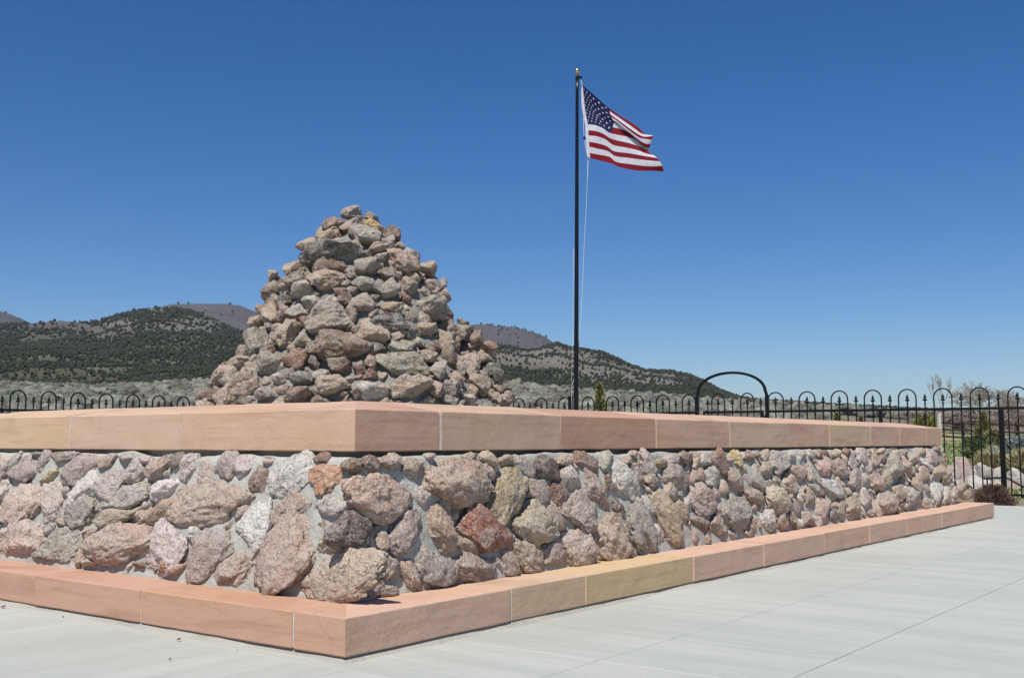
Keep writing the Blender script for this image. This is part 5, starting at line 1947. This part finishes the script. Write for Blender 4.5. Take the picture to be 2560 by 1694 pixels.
tree_at(2462, 95, 950, 5.6, 'large bare pinkish cottonwood with a wide crown, left of the pair at the right edge', 5, depth=6, spread=0.42, trunk=0.035)
tree_at(2552, 92, 985, 5.0, 'bare cottonwood at the right edge behind the iron fence, dark trunk', 6, depth=6, spread=0.45, trunk=0.035)
tree_at(2350, 78, 930, 2.0, 'tall thin bare poplar rising beside the white post', 7, depth=5, spread=0.22, upright=1.4, trunk=0.016, col=(0.36, 0.33, 0.29), ntw=2)
tree_at(2510, 120, 1000, 5.0, 'bare tree between the two cottonwoods, farther away', 8, depth=5, spread=0.5, trunk=0.035)
for k, (u, r, vt, w) in enumerate(((2372, 110, 1030, 5), (2412, 118, 1012, 4.5), (2436, 112, 1022, 5), (2482, 116, 1018, 5), (2530, 112, 1020, 5), (2585, 100, 1008, 5), (2640, 100, 1000, 6))):
    lab = ('bare grey thicket right of the white post', 'bare mauve thicket left of the large cottonwood', 'bare mauve thicket at the foot of the large cottonwood', 'bare mauve thicket right of the large cottonwood trunk',
           'bare brown thicket left of the right-edge cottonwood', 'bare brown thicket at the right edge of the photo', 'bare thicket beyond the right edge')[k]
    P, h = height_for(u, r, vt)
    bare_tree('bare_thicket', P, h, w, lab, 40 + k, depth=5, spread=0.75, trunk=0.03, col=(0.23, 0.18, 0.17), upright=0.3, cat='thicket', ntw=3)
for k, (u, r, vt, w) in enumerate(((2296, 125, 1014, 5.0), (2262, 150, 1024, 4.5), (2330, 135, 1022, 4.5))):
    P, h = height_for(u, r, vt)
    lab = ('bare brown tree on the skyline left of the thin poplar', 'small bare tree on the skyline above the coping, farthest left', 'low bare brown tree just behind the thin poplar')[k]
    bare_tree('bare_tree', P, h, w, lab, 60 + k, depth=5, spread=0.6, trunk=0.03, col=(0.24, 0.20, 0.175), ntw=3)

# radio masts on the ridges
for k, (u, v0, r, hpx, lab) in enumerate(((314, 777, 1990, 12, 'tiny lattice mast on the ridge left of the main summit'), (512, 789, 4780, 13, 'tiny mast with a dish on the far ridge, left of two'), (596, 787, 4780, 14, 'tiny mast with a dish on the far ridge, right of two beside the cairn'))):
    P = ground_pt(u, r)
    hh = hpx * r / F
    m = tag(empty('radio_mast', P), lab, 'mast')
    mm = MB()
    wd = hh * 0.05
    for a in range(3):
        mm.tube([(wd * math.cos(a * 2.09), wd * math.sin(a * 2.09), -2), (wd * 0.4 * math.cos(a * 2.09), wd * 0.4 * math.sin(a * 2.09), hh)], r * 0.00010, 5)
    for q in range(8):
        z = hh * q / 8
        mm.tube([(wd, 0, z), (-wd * 0.5, wd * 0.8, z + hh / 16), (-wd * 0.5, -wd * 0.8, z + hh / 8)], r * 0.00007, 4)
    mm.build('lattice', M_BARK, m)
    MB().lathe((0, -wd, hh * 0.72), [(0.02, -0.3), (wd * 1.2, 0), (wd * 1.2, 1.0), (0.05, 1.4)], 10).build('dish', M_ROPE, m)

# dead leaves and crumbs on the paving by the base course
for k, (u, v, L) in enumerate(((8, 1518, 0.030), (447, 1600, 0.020), (592, 1623, 0.014), (158, 1544, 0.010), (66, 1622, 0.010), (425, 1650, 0.010))):
    P = on_z(u, v, 0.004)
    r = np.random.default_rng(70 + k)
    a = r.uniform(0, 3)
    vs_ = []
    for i in range(7):
        t = i / 6
        wv = L * 0.35 * math.sin(math.pi * t) * (1 + 0.3 * r.normal())
        for s in (-1, 1):
            vs_.append((math.cos(a) * (t - .5) * L - math.sin(a) * s * wv, math.sin(a) * (t - .5) * L + math.cos(a) * s * wv, 0.002 + 0.006 * t * abs(s) + 0.004 * (s > 0)))
    o = link('dry_leaf', mesh_np('dry_leaf', vs_, [[2 * i, 2 * i + 1, 2 * i + 3, 2 * i + 2] for i in range(6)], M_WOOD, True), None, P)
    lab = ('curled dead leaf at the left edge of the paving', 'dark dead leaf lying on the paving below the long base block', 'dead leaf fragment on the paving below the joint end of the long base block', 'small dead leaf by the base course on the left',
           'tiny leaf crumb on the open paving at far left', 'tiny leaf crumb on the open paving below the dark leaf')[k]
    tag(o, lab, 'leaf', 'dead leaves on the paving')

# ------------------------------------------------------------------ thin desert air
hz = MB()
hz.box((0, 2000, 320), (29000, 29000, 720))
hm = bpy.data.materials.new('thin_air')
hm.use_nodes = True
hn = hm.node_tree.nodes
hn.remove(hn['Principled BSDF'])
pv = hn.new('ShaderNodeVolumePrincipled')
pv.inputs['Color'].default_value = (0.72, 0.82, 0.95, 1)
pv.inputs['Density'].default_value = 0.00004
pv.inputs['Anisotropy'].default_value = 0.2
hm.node_tree.links.new(pv.outputs['Volume'], hn['Material Output'].inputs['Volume'])
haze = hz.build('haze', hm)
tag(haze, 'thin pale blue air that softens the far hills', 'haze', None, 'stuff')
